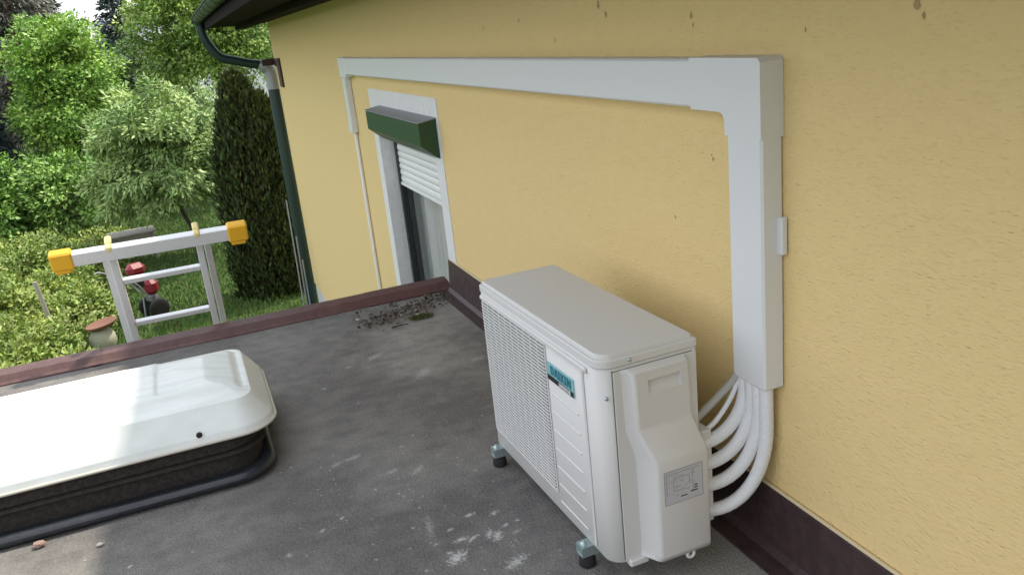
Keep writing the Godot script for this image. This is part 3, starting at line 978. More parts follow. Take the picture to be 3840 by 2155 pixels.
# ---------------------------------------------------------------- things on the wall
func make_trunking():
	var t := thing("pipe_trunking", "white plastic pipe trunking running along the yellow wall and down beside the air conditioner", "trunking", W(1.6, 0, 2.07))
	var org := t.position
	var xf := 1.522
	var st := S()
	bx(st, W(xf, 1.482, 8.05) - org, W(1.599, 1.632, 2.30) - org, 0.007)
	obj("horizontal_channel", st, M.duct, t)
	st = S()
	bx(st, W(xf, 0.622, 2.157) - org, W(1.599, 1.43, 1.993) - org, 0.007)
	obj("vertical_channel", st, M.duct, t)
	# corner elbow with rounded inner corner
	st = S()
	var out := []
	var e := 0.004
	var fN := 1.993 - e
	var fF := 2.157 + e
	for p in [Vector2(fN, 1.41), Vector2(fF, 1.41), Vector2(fF, 1.452)]: out.append(p)
	for k in 7:
		var a := PI - 0.5 * PI * k / 6.0
		out.append(Vector2(fF + 0.03 + cos(a) * 0.03, 1.448 + sin(a) * 0.03))
	for p in [Vector2(2.34, 1.478), Vector2(2.34, 1.636), Vector2(fN + 0.012, 1.636), Vector2(fN, 1.624)]: out.append(p)
	var pr := []
	for p in out: pr.append(Vector2(p.y, -p.x))
	prism(st, pr, 0, xf - e, 1.5985)
	obj("corner_elbow", st, M.duct, t).position = -org
	# end elbow and the narrow drop on the left
	st = S()
	bx(st, W(xf - 0.003, 1.455, 8.30) - org, W(1.5985, 1.636, 8.03) - org, 0.006)
	obj("end_elbow", st, M.duct, t)
	st = S()
	bx(st, W(1.54, 0.97, 8.34) - org, W(1.599, 1.458, 8.20) - org, 0.006)
	obj("narrow_channel", st, M.duct, t)
	st = S()
	bx(st, W(1.535, 0.93, 8.348) - org, W(1.5985, 0.99, 8.192) - org, 0.006)
	obj("end_cap", st, M.duct, t)
	st = S()
	tube(st, [W(1.58, 0.94, 8.27), W(1.58, -2.3, 8.27)], [0.017], 10)
	obj("conduit", st, M.pvc, t).position = -org
	# wall clip that shows at the side of the vertical run
	st = S()
	bx(st, W(1.575, 1.06, 2.0) - org, W(1.5975, 1.175, 1.972) - org, 0.004)
	obj("joint_clip", st, M.duct, t)

# ---------------------------------------------------------------- outdoor unit
func make_condenser():
	var u := thing("outdoor_air_conditioner", "light grey outdoor air conditioner unit standing on the flat roof by the yellow wall", "air conditioner", W(1.019, 0, 2.123), 0.018)
	var D := 0.351
	var Lz := 1.026
	var y0 := 0.082
	var y1 := 0.815
	var rr := [0.03, 0.012, 0.012, 0.055]     # (x0 far), (x1 far), (x1 near), (x0 near)
	# front plate opening for the grille is behind the slats: casing is set back there
	var st := S()
	var ring := func(inset: float, y: float) -> PackedVector3Array:
		return rrect(inset, D - inset, -Lz + inset, -inset, y, [rr[0] - inset * 0.5, rr[1], rr[2], rr[3] - inset * 0.5], 7)
	loft(st, [ring.call(0.006, y0), ring.call(0.0, y0 + 0.006), ring.call(0.0, y1 - 0.045), ring.call(0.004, y1 - 0.043)], true, true, 1)
	obj("casing", st, M.ac, u)
	st = S()
	loft(st, [ring.call(0.002, y1 - 0.0415), ring.call(-0.003, y1 - 0.039), ring.call(-0.003, y1 - 0.018), ring.call(0.0005, y1 - 0.0145), ring.call(0.0085, y1 - 0.013)], true, false, -1)
	loft(st, [ring.call(0.0085, y1 - 0.013), ring.call(0.0095, y1 - 0.004), ring.call(0.0125, y1 - 0.0005), ring.call(0.017, y1)], false, true, -1)
	obj("top_cover", st, M.ac, u)
	# grille: raised rim, backing, single slats and ribs
	var gz0 := -0.985
	var gz1 := -0.395
	var gy0 := 0.165
	var gy1 := 0.735
	var gr := Node3D.new()
	gr.name = "grille"
	u.add_child(gr, true)
	st = S()
	var rim := 0.006
	for r in [[gz0 - rim, gz0, gy0 - rim, gy1 + rim], [gz1, gz1 + rim, gy0 - rim, gy1 + rim], [gz0 + 0.0004, gz1 - 0.0004, gy1, gy1 + rim], [gz0 + 0.0004, gz1 - 0.0004, gy0 - rim, gy0]]:
		bx(st, Vector3(-0.006, r[2], r[0]), Vector3(-0.0005, r[3], r[1]), 0.0025)
	obj("rim", st, M.ac, gr)
	st = S()
	bx(st, Vector3(-0.002, gy0, gz0), Vector3(-0.0006, gy1, gz1))
	obj("mesh_backing", st, M.ac_dark, gr)
	st = S()
	prism(st, [Vector2(-0.0085, -0.0032), Vector2(-0.003, -0.0026), Vector2(-0.003, 0.0018), Vector2(-0.008, 0.0028), Vector2(-0.0092, 0.0010)], 2, gz0, gz1)
	st.generate_normals()
	var sm := st.commit()
	var n := 42
	for i in n:
		var s := obj("slat", sm, M.ac, gr)
		s.position.y = lerpf(gy0 + 0.007, gy1 - 0.007, i / float(n - 1))
	st = S()
	bx(st, Vector3(-0.0072, gy0, -0.0022), Vector3(-0.0025, gy1, 0.0022), 0.001)
	st.generate_normals()
	var rm := st.commit()
	for i in 9:
		var s := obj("rib", rm, M.ac, gr)
		s.position.z = lerpf(gz0, gz1, (i + 1) / 10.0)
	# pressed ridges on the plain part of the front
	st = S()
	prism(st, [Vector2(-0.0005, -0.004), Vector2(-0.003, -0.0015), Vector2(-0.003, 0.0015), Vector2(-0.0005, 0.004)], 2, -0.375, -0.165)
	st.generate_normals()
	var pm := st.commit()
	for i in 7:
		var s := obj("pressed_ridge", pm, M.ac, u)
		s.position.y = 0.132 + i * 0.072
	st = S()
	bx(st, Vector3(-0.005, y0 + 0.02, -0.118), Vector3(-0.0004, y1 - 0.06, -0.104), 0.004)
	obj("corner_ridge", st, M.ac, u)
	st = S()
	bx(st, Vector3(-0.011, y1 - 0.072, -Lz + 0.03), Vector3(-0.0004, y1 - 0.052, -0.075), 0.006)
	obj("front_lip", st, M.ac, u)
	# badge with lettering
	var bd := S()
	bx(bd, Vector3(-0.0048, 0.618, -0.378), Vector3(-0.0003, 0.683, -0.180), 0.001)
	var badge := obj("badge", bd, mat(0.22, 0.47, 0.50, 0.4), u)
	bd = S()
	bx(bd, Vector3(-0.006, 0.6185, -0.3775), Vector3(-0.0049, 0.637, -0.1805))
	obj("badge_strip", bd, M.black, badge)
	var font := SystemFont.new()
	font.font_names = PackedStringArray(["Droid Sans"])
	font.font_weight = 700
	for w in [["DAIKIN", 0.034, 0.660, -0.272, mat(0.03, 0.17, 0.24, 0.4)], ["INVERTER", 0.014, 0.6278, -0.245, mat(0.75, 0.76, 0.76, 0.4)]]:
		var tm := TextMesh.new()
		tm.text = w[0]
		tm.font = font
		tm.font_size = 64
		tm.pixel_size = w[1] / 48.0
		tm.depth = 0.0008
		var o := MeshInstance3D.new()
		o.name = "lettering"
		o.mesh = tm
		o.material_override = w[4]
		badge.add_child(o, true)
		o.rotation.y = -PI / 2
		o.position = Vector3(-0.0066, w[2], w[3])
	# side service panel (faces the camera), with seam and screws
	st = S()
	bx(st, Vector3(0.046, y0 + 0.012, 0.0004), Vector3(D - 0.006, y1 - 0.055, 0.004), 0.002)
	var panel := obj("side_panel", st, M.ac, u)
	# dark strips beside the panel, coloured in for the shadow of its seam gap
	st = S()
	bx(st, Vector3(0.0425, y0 + 0.014, 0.0002), Vector3(0.0455, y1 - 0.05, 0.0015))
	bx(st, Vector3(0.0425, y1 - 0.0545, 0.0002), Vector3(D - 0.02, y1 - 0.052, 0.0015))
	obj("seam_shadow_strip", st, M.ac_dark, panel)
	# service cover: shallow upper bulge with a grip, then a ramp to the deeper lower part
	var prof := [[0.792 - 0.03, 0.004, 0.094, 0.30, 0.004], [0.748, 0.028, 0.100, 0.300, 0.016], [0.560, 0.030, 0.104, 0.306, 0.016], [0.545, 0.034, 0.106, 0.310, 0.02], [0.462, 0.076, 0.132, 0.326, 0.03], [0.445, 0.08, 0.134, 0.328, 0.03], [0.118, 0.08, 0.134, 0.328, 0.03], [0.098, 0.076, 0.132, 0.328, 0.03], [0.095, 0.004, 0.10, 0.334, 0.03]]
	var rings := []
	for p in prof:
		var y: float = p[0]
		var z: float = p[1]
		var xl: float = p[2]
		var xr: float = p[3]
		var base := min(z, 0.006)
		rings.append(PackedVector3Array([Vector3(xl - 0.028, y, 0.0038), Vector3(xl - 0.006, y, max(0.0039, z * 0.55)), Vector3(xl - 0.001, y, max(0.0039, z * 0.86)), Vector3(xl + 0.005, y, z * 0.97), Vector3(xl + 0.012, y, z), Vector3(xr - 0.010, y, z), Vector3(xr - 0.003, y, z * 0.96), Vector3(xr + 0.001, y, max(0.0039, z * 0.8)), Vector3(xr + 0.006, y, 0.0038)]))
	st = S()
	# panels between rings; the grip is a real pocket in the upper face (segment 4 of ring pair 1)
	for i in rings.size() - 1:
		var A: PackedVector3Array = rings[i]
		var B: PackedVector3Array = rings[i + 1]
		for k in 8:
			if i == 1 and k == 4: continue
			st.set_smooth_group(2)
			quad(st, A[k], A[k + 1], B[k + 1], B[k])
	var A1: PackedVector3Array = rings[1]
	var B1: PackedVector3Array = rings[2]
	var P := func(s: float, t: float) -> Vector3: return A1[4].lerp(A1[5], s).lerp(B1[4].lerp(B1[5], s), t)
	var gs := [0.0, 0.22, 0.88, 1.0]
	var gt := [0.0, 0.16, 0.40, 1.0]
	st.set_smooth_group(-1)
	for i in 3:
		for k in 3:
			if i == 1 and k == 1: continue
			quad(st, P.call(gs[i], gt[k]), P.call(gs[i + 1], gt[k]), P.call(gs[i + 1], gt[k + 1]), P.call(gs[i], gt[k + 1]))
	var q0: Vector3 = P.call(0.22, 0.16)
	var q1: Vector3 = P.call(0.88, 0.16)
	var q2: Vector3 = P.call(0.88, 0.40)
	var q3: Vector3 = P.call(0.22, 0.40)
	var bk := Vector3(0, 0, -0.0255)
	var i0 := q0 + bk + Vector3(0.004, -0.002, 0)
	var i1 := q1 + bk + Vector3(-0.004, -0.002, 0)
	var i2 := q2 + Vector3(-0.004, 0.006, -0.008)
	var i3 := q3 + Vector3(0.004, 0.006, -0.008)
	quad(st, q0, q1, i1, i0); quad(st, q1, q2, i2, i1); quad(st, q2, q3, i3, i2); quad(st, q3, q0, i0, i3); quad(st, i0, i1, i2, i3)
	var cover := obj("service_cover", st, M.ac, u)
	# wiring sticker: printed sheet
	st = S()
	var sx0 := 0.158
	var sx1 := 0.300
	var sy0 := 0.300
	var sy1 := 0.418
	for v in [[sx0, sy1, 0, 0], [sx1, sy1, 1, 0], [sx1, sy0, 1, 1], [sx0, sy1, 0, 0], [sx1, sy0, 1, 1], [sx0, sy0, 0, 1]]:
		st.set_uv(Vector2(v[2], v[3]))
		st.add_vertex(Vector3(v[0], v[1], 0.0812))
	var smat := mat(1, 1, 1, 0.5)
	smat.albedo_texture = ImageTexture.create_from_image(sticker_image())
	obj("wiring_sticker", st, smat, cover)
	# screws
	for s in [Vector3(0.105, y1 - 0.025, 0.005), Vector3(0.02, 0.68, 0.0)]:
		st = S()
		lathe(st, [Vector2(0.0065, -0.002), Vector2(0.006, 0.003), Vector2(0.003, 0.0045)], s, 10, Basis(Vector3(1, 0, 0), PI / 2))
		obj("screw", st, M.galv, u)
	# base pan lugs
	st = S()
	bx(st, Vector3(0.055, y0 - 0.012, -0.02), Vector3(0.125, y0 + 0.014, 0.018), 0.005)
	obj("base_lug", st, M.ac, u)
	st = S()
	var tor := []
	for i in 17:
		var a := TAU * i / 16.0
		tor.append(Vector3(0.262 + cos(a) * 0.013, y0 - 0.010 + sin(a) * 0.013, 0.05))
	tube(st, tor, [0.006], 8, false)
	obj("eyelet", st, M.pvc, u)
	# valve bracket at the back edge, where the pipes leave
	st = S()
	bx(st, Vector3(D - 0.004, 0.135, -0.075), Vector3(D + 0.036, 0.475, 0.012), 0.004)
	obj("valve_cover", st, M.ac, u)
	# steel rails on rubber feet under the unit
	for z in [-0.168, -0.975]:
		st = S()
		prism(st, [Vector2(0.044, z - 0.024), Vector2(0.044, z + 0.024), Vector2(0.078, z + 0.024), Vector2(0.078, z + 0.020), Vector2(0.048, z + 0.020), Vector2(0.048, z - 0.020), Vector2(0.078, z - 0.020), Vector2(0.078, z - 0.024)], 0, -0.042, D + 0.03)
		bx(st, Vector3(-0.040, 0.0785, z - 0.024), Vector3(D + 0.027, 0.0815, z + 0.024))
		bx(st, Vector3(-0.040, 0.0482, z - 0.0195), Vector3(-0.036, 0.078, z + 0.0195))
		var rail := obj("support_rail", st, M.galv, u)
		for x in [-0.014, D + 0.0]:
			st = S()
			lathe(st, [Vector2(0.027, 0.0), Vector2(0.030, 0.004), Vector2(0.028, 0.03), Vector2(0.022, 0.0438)], Vector3(x, -0.002, z), 18)
			obj("rubber_foot", st, M.rubber, rail)
		st = S()
		lathe(st, [Vector2(0.012, 0.0), Vector2(0.012, 0.008), Vector2(0.005, 0.0085), Vector2(0.005, 0.016)], Vector3(-0.024, 0.0815, z), 6)
		obj("bolt", st, M.galv, rail)

func sticker_image() -> Image:
	var im := Image.create(192, 160, false, Image.FORMAT_RGB8)
	im.fill(Color(0.74, 0.74, 0.76))
	var R := RandomNumberGenerator.new()
	R.seed = 5
	var ink := Color(0.42, 0.43, 0.46)
	for r in [[0, 0, 192, 2], [0, 158, 192, 2], [0, 0, 2, 160], [190, 0, 2, 160], [10, 14, 172, 2], [10, 14, 2, 100], [44, 40, 80, 2], [44, 40, 2, 60], [44, 100, 60, 2], [124, 40, 2, 44], [140, 20, 2, 110]]:
		im.fill_rect(Rect2i(r[0], r[1], r[2], r[3]), ink)
	for i in 60:
		im.fill_rect(Rect2i(R.randi_range(12, 150), R.randi_range(18, 124), R.randi_range(3, 26), R.randi_range(1, 2)), ink.lerp(Color(0.74, 0.74, 0.76), R.randf() * 0.6))
	for r in [[78, 132, 34, 5], [130, 122, 34, 6], [146, 110, 20, 5], [150, 96, 12, 6]]:
		im.fill_rect(Rect2i(r[0], r[1], r[2], r[3]), Color(0.1, 0.1, 0.11))
	return im

func make_pipes():
	# insulated refrigerant pipes from the valve cover up into the trunking: [start height, f in the trunking, x in trunking, label]
	var rows := [
		[0.172, 2.035, 1.560, "lowest white insulated pipe bending up into the trunking"],
		[0.268, 2.068, 1.556, "second lowest white insulated pipe bending up into the trunking"],
		[0.348, 2.100, 1.553, "third white insulated pipe from the bottom bending up into the trunking"],
		[0.425, 2.132, 1.550, "topmost thick white insulated pipe bending up into the trunking"]]
	for i in 4:
		var r = rows[i]
		var y: float = r[0]
		var f: float = r[1]
		var st := S()
		var rise: float = [0.30, 0.26, 0.215, 0.165][i]
		var path := [W(1.36, y, 2.135)]
		for k in 15:
			var a := 0.5 * PI * k / 14.0
			path.append(W(lerpf(1.385, r[2], sin(a)), y + rise * (1.0 - cos(a)) * (0.86 + 0.14 * sin(a)), lerpf(2.132, f, sin(a))))
		path.append(W(r[2], 0.66, f))
		tube(st, path, [0.0225], 12)
		tag(obj("refrigerant_pipe", st, M.insul), r[3], "pipe", "pipes between air conditioner and trunking")
	var st := S()
	tube(st, curve([W(1.37, 0.452, 2.15), W(1.43, 0.47, 2.15), W(1.49, 0.53, 2.148), W(1.53, 0.60, 2.146), W(1.54, 0.67, 2.145)], 6), [0.0085], 8)
	tag(obj("control_cable", st, M.insul), "thin white cable curving up above the insulated pipes", "cable")
	st = S()
	tube(st, curve([W(1.37, 0.47, 2.19), W(1.42, 0.50, 2.19), W(1.48, 0.555, 2.175), W(1.53, 0.62, 2.15), W(1.54, 0.68, 2.145)], 6), [0.014], 8)
	tag(obj("control_cable", st, mat(0.42, 0.42, 0.38, 0.6)), "grey sheathed cable behind the white pipes, next to the air conditioner", "cable")

# ---------------------------------------------------------------- roof box
func make_roof_box():
	var x1 := 0.150
	var x0 := -1.95
	var fa := 3.625
	var fb := 4.50
	var yl := 0.197
	var t := thing("car_roof_box", "white car roof box with black base lying on the flat roof", "roof box", W(-0.6, 0, 4.07))
	var org := t.position
	var hf := func(d: float, x: float, f: float) -> float:
		# height of the lid above its rim at distance d from the rim
		var y := 0.0
		var last := [0.0, 0.0]
		for e in [[0.010, 0.030], [0.085, 0.138], [0.27, 0.185], [0.5, 0.192]]:
			y = last[1] + (e[1] - last[1]) * clampf((d - last[0]) / (e[0] - last[0]), 0.0, 1.0)
			if d <= e[0]: break
			last = e
		# stepped raised field and ribs along the lid
		var cross: float = smoothstep(3.80, 3.825, f) * smoothstep(4.36, 4.33, f)
		y += 0.014 * cross * smoothstep(0.12, 0.15, d)
		for c in [[3.945, 0.022], [4.10, 0.022], [4.23, 0.022]]:
			var k: float = abs(f - c[0]) / c[1]
			if x < -0.34 and d > 0.1: y += 0.009 * smoothstep(1.0, 0.5, k) * smoothstep(-0.34, -0.5, x)
		# sunk panel at the end
		if x > -0.34 and f > 3.84:
			y -= 0.007 * smoothstep(-0.34, -0.328, x) * smoothstep(3.84, 3.85, f) * smoothstep(0.09, 0.12, d)
		# lid falls towards the end
		y *= lerpf(0.98, 1.0, smoothstep(0.15, -0.5, x))
		return y
	var st := S()
	var rings := []
	var rad := 0.17
	var dd := [0.0, 0.005, 0.010, 0.022, 0.036, 0.05, 0.064, 0.078, 0.085, 0.092]
	while dd[-1] < 0.435: dd.append(dd[-1] + 0.009)
	for d in dd:
		var ring := PackedVector3Array()
		var r: float = max(rad - d, 0.006)
		# outline with many points per side
		var corners := [[x0 + d, fa + d], [x1 - d, fa + d], [x1 - d, fb - d], [x0 + d, fb - d]]
		var pts := []
		for c in 4:
			var a0: Vector2 = Vector2(corners[c][0], corners[c][1])
			var sx: float = 1.0 if c == 0 or c == 3 else -1.0
			var sf: float = 1.0 if c < 2 else -1.0
			var cc := a0 + Vector2(sx * r, sf * r)
			var start: float = PI + 0.5 * PI * c
			for k in 11:
				var a: float = start + 0.5 * PI * k / 10.0
				pts.append(cc + Vector2(cos(a), sin(a)) * r)
			var nxt := Vector2(corners[(c + 1) % 4][0], corners[(c + 1) % 4][1])
			var sx2: float = 1.0 if (c + 1) % 4 == 0 or (c + 1) % 4 == 3 else -1.0
			var sf2: float = 1.0 if (c + 1) % 4 < 2 else -1.0
			var en := nxt + (Vector2(sx2 * r, 0) if c % 2 == 0 else Vector2(0, sf2 * r))
			var last: Vector2 = pts[-1]
			var m := 150 if c % 2 == 0 else 40
			for k in range(1, m): pts.append(last.lerp(en, k / float(m)))
		for p in pts:
			ring.append(W(p.x, yl + hf.call(d, p.x, p.y), p.y) - org)
		rings.append(ring)
	loft(st, rings.slice(0, 3), false, false, 1)
	loft(st, rings.slice(2, 9), false, false, 2)
	loft(st, rings.slice(8), false, true, 3)
	var lid := obj("lid", st, M.box_lid, t)
	# rim lip of the lid
	st = S()
	var lip := []
	for p in rings[0]: lip.append(p + Vector3(0, -0.002, 0))
	lip.append(lip[0])
	tube(st, lip, [0.0075], 6, false)
	obj("rim_lip", st, M.rim, lid)
	# lock plug
	st = S()
	lathe(st, [Vector2(0.013, 0.0), Vector2(0.013, 0.006), Vector2(0.006, 0.008)], W(-0.185, 0.240, 3.636) - org, 12, Basis(Vector3(1, 0, 0), PI / 2))
	obj("lock_plug", st, M.black, lid)
	# black lower shell: round lower edge, recessed wall above it
	st = S()
	rings = []
	for p in [[-0.05, -0.004], [-0.08, 0.004], [-0.095, 0.022], [-0.09, 0.042], [-0.072, 0.052], [-0.052, 0.046], [-0.035, 0.028], [0.03, 0.022]]:
		rings.append(rrect_f(x0 + p[0], x1 - 0.13 - p[0], fa + p[0], fb - p[0], p[1], rad, org))
	loft(st, rings, true, true, 1)
	obj("lower_shell", st, M.box_base, t)
	st = S()
	rings = []
	for p in [[0.03, 0.018], [0.04, 0.12], [0.028, 0.126], [0.03, 0.196]]:
		rings.append(rrect_f(x0 + p[0], x1 - 0.05 - p[0], fa + p[0], fb - p[0], p[1], rad, org))
	loft(st, rings, true, true, -1)
	obj("inner_wall", st, M.box_in, t)
	# seal bar half way up
	st = S()
	rings = []
	for p in [[0.012, 0.104], [0.006, 0.109], [0.012, 0.116], [0.03, 0.118]]:
		rings.append(rrect_f(x0 + p[0], x1 - 0.05 - p[0], fa + p[0], fb - p[0], p[1], rad, org))
	loft(st, rings, true, true, 1)
	obj("seal_bar", st, M.box_in, t)

func rrect_f(x0: float, x1: float, fa: float, fb: float, y: float, r: float, org: Vector3) -> PackedVector3Array:
	var a := rrect(x0, x1, -fb, -fa, y, [r, r, r, r], 10)
	var out := PackedVector3Array()
	for p in a: out.append(p - org)
	return out

# ---------------------------------------------------------------- ladder
func make_ladder():
	var top := W(-0.29, 0.705, 5.80)
	var t := thing("aluminium_ladder", "aluminium ladder with yellow capped crossbar leaning against the far roof edge", "ladder", W(-0.29, GY, 6.95))
	var ax := (t.position - top).normalized()     # down along the rails
	var len_ := (t.position - top).length()
	var xa := Vector3.RIGHT
	var za := xa.cross(-ax).normalized()           # towards the camera
	var B := Transform3D(Basis(xa, -ax, za), top - t.position)
	for s in [[-0.262, 0.0, 0.0], [0.262, 0.0, 0.0], [-0.312, -0.085, 0.05], [0.312, -0.085, 0.05]]:
		var st := S()
		bx(st, Vector3(s[0] - 0.021, -len_ + 0.02, s[1] - 0.034), Vector3(s[0] + 0.021, -s[2], s[1] + 0.034), 0.004, B)
		obj("rail", st, M.alu, t)
	var y := -0.265
	while y > -len_ + 0.2:
		var st := S()
		bx(st, Vector3(-0.24, y - 0.019, -0.019), Vector3(0.24, y + 0.019, 0.019), 0.005, B)
		obj("rung", st, M.alu, t)
		y -= 0.34
	# crossbar, slightly askew, in front of the rails
	var cb := B * Transform3D(Basis(Vector3(0, 0, 1), -0.012), Vector3(0, 0, 0.0))
	var st := S()
	bx(st, Vector3(-0.50, -0.050, 0.036), Vector3(0.48, 0.040, 0.096), 0.005, cb)
	var bar := obj("crossbar", st, M.alu, t)
	for s in [[-0.60, -0.472], [0.45, 0.575]]:
		st = S()
		bx(st, Vector3(s[0], -0.062, 0.026), Vector3(s[1], 0.058, 0.106), 0.010, cb)
		bx(st, Vector3(s[0] + 0.012, -0.090, 0.034), Vector3(s[1] - 0.02, -0.060, 0.098), 0.008, cb)
		obj("end_cap", st, M.yellow, bar)
	for x in [-0.262, 0.262]:
		st = S()
		bx(st, Vector3(x - 0.02, 0.012, 0.030), Vector3(x + 0.02, 0.052, 0.100), 0.008, cb)
		bx(st, Vector3(x - 0.02, 0.03, -0.036), Vector3(x + 0.02, 0.062, 0.05), 0.008, cb)
		obj("clamp", st, M.clamp, bar)

# ---------------------------------------------------------------- garden
func make_garden_things():
	# weathered table
	var g := ground_h(-1.6, 22)
	var t := thing("garden_table", "weathered grey wooden garden table under the fruit tree", "table", W(-1.52, g, 21.6), 0.12)
	for i in 5:
		var st := S()
		bx(st, Vector3(-0.52, 0.66, -0.36 + i * 0.145), Vector3(0.52, 0.70, -0.36 + i * 0.145 + 0.132), 0.006)
		obj("plank", st, M.old_wood, t)
	for x in [-0.44, 0.44]:
		for z in [-0.28, 0.28]:
			var st := S()
			bx(st, Vector3(x - 0.035, -0.05, z - 0.035), Vector3(x + 0.035, 0.655, z + 0.035), 0.005)
			obj("leg", st, M.old_wood, t)
	var sa := S()
	bx(sa, Vector3(-0.40, 0.56, 0.25), Vector3(0.40, 0.64, 0.28), 0.004)
	obj("apron", sa, M.old_wood, t)
	# red motor tiller
	g = ground_h(-1.3, 18)
	t = thing("motor_tiller", "red motor tiller with black wheels on the lawn behind the ladder", "garden machine", W(-1.13, g, 16.4), 0.5)
	var st := S()
	bx(st, Vector3(-0.04, 0.42, -0.15), Vector3(0.22, 0.74, 0.13), 0.09)
	obj("engine_hood", st, M.red, t)
	st = S()
	bx(st, Vector3(-0.02, 0.30, -0.12), Vector3(0.16, 0.44, 0.10), 0.03)
	obj("engine_block", st, M.ac_dark, t)
	st = S()
	bx(st, Vector3(-0.28, 0.84, -0.14), Vector3(0.06, 1.08, 0.10), 0.08)
	obj("fuel_tank", st, M.red, t)
	st = S()
	bx(st, Vector3(-0.16, 0.62, -0.06), Vector3(-0.02, 0.90, 0.04), 0.02)
	obj("column", st, M.black, t)
	for z in [-0.2, 0.2]:
		st = S()
		lathe(st, [Vector2(0.08, -0.035), Vector2(0.17, -0.04), Vector2(0.19, -0.02), Vector2(0.19, 0.02), Vector2(0.17, 0.04), Vector2(0.08, 0.035)], Vector3(0.06, 0.19, z), 20, Basis(Vector3(1, 0, 0), PI / 2))
		obj("wheel", st, M.rubber, t)
		st = S()
		tube(st, curve([Vector3(-0.06, 0.45, z * 0.5), Vector3(-0.25, 0.75, z * 0.9), Vector3(-0.62, 1.02, z * 1.2), Vector3(-0.75, 1.02, z * 1.2)], 4), [0.016], 8)
		obj("handlebar", st, M.zinc, t)
	st = S()
	tube(st, [Vector3(0.1, 0.45, 0.1), Vector3(0.05, 0.02, 0.16)], [0.018], 8)
	tube(st, [Vector3(-0.1, 0.42, 0.0), Vector3(-0.16, 0.0, 0.04)], [0.018], 8)
	obj("stand", st, M.zinc, t)
	# pale round pot with a terracotta dish
	g = ground_h(-1.9, 14.8)
	t = thing("garden_pot", "pale round stone pot topped with a terracotta dish in the garden bed", "pot", W(-1.87, g, 15.0))
	st = S()
	lathe(st, [Vector2(0.12, -0.06), Vector2(0.17, 0.04), Vector2(0.215, 0.16), Vector2(0.205, 0.27), Vector2(0.15, 0.36), Vector2(0.08, 0.40)], Vector3.ZERO, 26)
	obj("bowl", st, M.pale_pot, t)
	st = S()
	lathe(st, [Vector2(0.08, 0.0), Vector2(0.19, 0.02), Vector2(0.24, 0.06), Vector2(0.255, 0.09), Vector2(0.235, 0.09), Vector2(0.18, 0.04), Vector2(0.02, 0.025)], Vector3(0.04, 0.40, 0), 26, Basis(Vector3(0, 0, 1), 0.16))
	obj("dish", st, M.terracotta, t)
	# leaning post
	g = ground_h(-2.9, 17)
	st = S()
	tube(st, [Vector3(0, -0.2, 0), Vector3(-0.04, 0.6, 0.02), Vector3(-0.10, 1.28, 0.03)], [0.045, 0.04, 0.036], 8)
	var p := obj("garden_post", st, M.old_wood)
	p.position = W(-2.62, g, 15.6)
	tag(p, "short grey wooden post leaning in the leafy garden bed", "post")
	# thin rods by the downpipe
	var rods := [[1.36, -0.55, 1.30, "tallest thin metal rod standing beside the green downpipe"], [1.41, -1.15, 1.345, "middle thin metal rod beside the green downpipe"], [1.44, -1.55, 1.40, "shortest thin metal rod beside the green downpipe, next to the wall"]]
	for r in rods:
		st = S()
		tube(st, [W(r[2], GY - 0.1, 13.55) , W(r[0], r[1], 13.75)], [0.011], 8)
		tag(obj("metal_rod", st, M.zinc), r[3], "rod", "rods beside the downpipe")

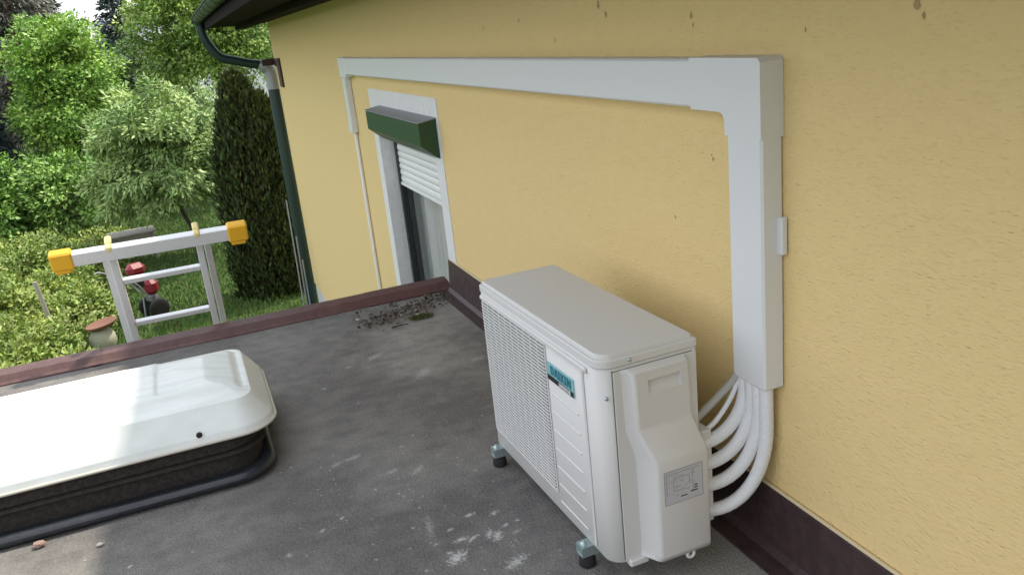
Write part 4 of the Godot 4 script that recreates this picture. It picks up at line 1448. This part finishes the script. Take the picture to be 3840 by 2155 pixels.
func make_roof_litter():
	# leaves, crumbs and twigs blown into the far corner
	var G := new_G()
	for i in 520:
		var k := rng.randf()
		var x := lerpf(0.88, 1.48, k) + rng.randfn() * 0.07
		var f := lerpf(5.28, 5.50, k) + rng.randfn() * 0.09
		if f > 5.6 or x > 1.5: continue
		var col := [Color(0.03, 0.022, 0.016), Color(0.075, 0.05, 0.03), Color(0.12, 0.075, 0.045), Color(0.05, 0.04, 0.02)][i % 4] as Color
		if rng.randf() < 0.04: col = Color(0.35, 0.33, 0.28)
		var d := Vector3(rng.randfn(), rng.randf() * 0.5, rng.randfn()).normalized()
		leaf(G, W(x, 0.004 + rng.randf() * 0.012, f), d, Vector3(rng.randfn(), 0.4, rng.randfn()), rng.randf_range(0.012, 0.04), rng.randf_range(0.008, 0.02), col)
	tag(obj("leaf_litter", leaf_mesh(G), M.needle), "brown leaf litter in the far corner of the flat roof", "leaf litter", "", "stuff")
	G = new_G()
	for i in 420:
		var a := rng.randf() * TAU
		var r := sqrt(rng.randf())
		var p := W(1.235 + cos(a) * r * 0.085, 0.0, 5.20 + sin(a) * r * 0.05)
		leaf(G, p, Vector3(rng.randfn() * 0.6, 1, rng.randfn() * 0.6).normalized(), rdir(), rng.randf_range(0.012, 0.03) * (1.2 - r * 0.6), 0.008, Color(0.05, 0.07, 0.018).lerp(Color(0.11, 0.13, 0.03), rng.randf()))
	tag(obj("moss_cushion", leaf_mesh(G), M.needle), "small green moss cushion on the felt near the far roof corner", "moss", "", "stuff")
	var st := S()
	tube(st, curve([W(1.01, 0.006, 5.11), W(1.06, 0.012, 5.10), W(1.12, 0.006, 5.11)], 4), [0.005, 0.007, 0.007, 0.006, 0.006, 0.005, 0.004], 6)
	tag(obj("twig", st, M.bark), "short dark twig lying below the moss cushion on the roof", "twig")
	for s in [[-0.853, 3.49, 0.026, Color(0.30, 0.20, 0.17), "pinkish brick chip beside the black base of the roof box"], [-0.62, 3.36, 0.014, Color(0.4, 0.38, 0.35), "small pale pebble in front of the roof box base"]]:
		st = S()
		st.set_smooth_group(-1)
		var R: float = s[2]
		var rings := []
		for i in 5:
			var a := PI * (i + 0.5) / 5.0
			var ring := PackedVector3Array()
			for k in 8:
				var b := TAU * k / 8.0
				ring.append(Vector3(cos(b) * sin(a) * R * rng.randf_range(0.8, 1.25), -cos(a) * R * 0.5 + R * 0.42, sin(b) * sin(a) * R * 0.7 * rng.randf_range(0.8, 1.2)))
			rings.append(ring)
		loft(st, rings, true, true, -1)
		var c: Color = s[3]
		var o := obj("stone_chip", st, mat(c.r, c.g, c.b, 0.9))
		o.position = W(s[0], 0.0, s[1])
		tag(o, s[4], "stone")
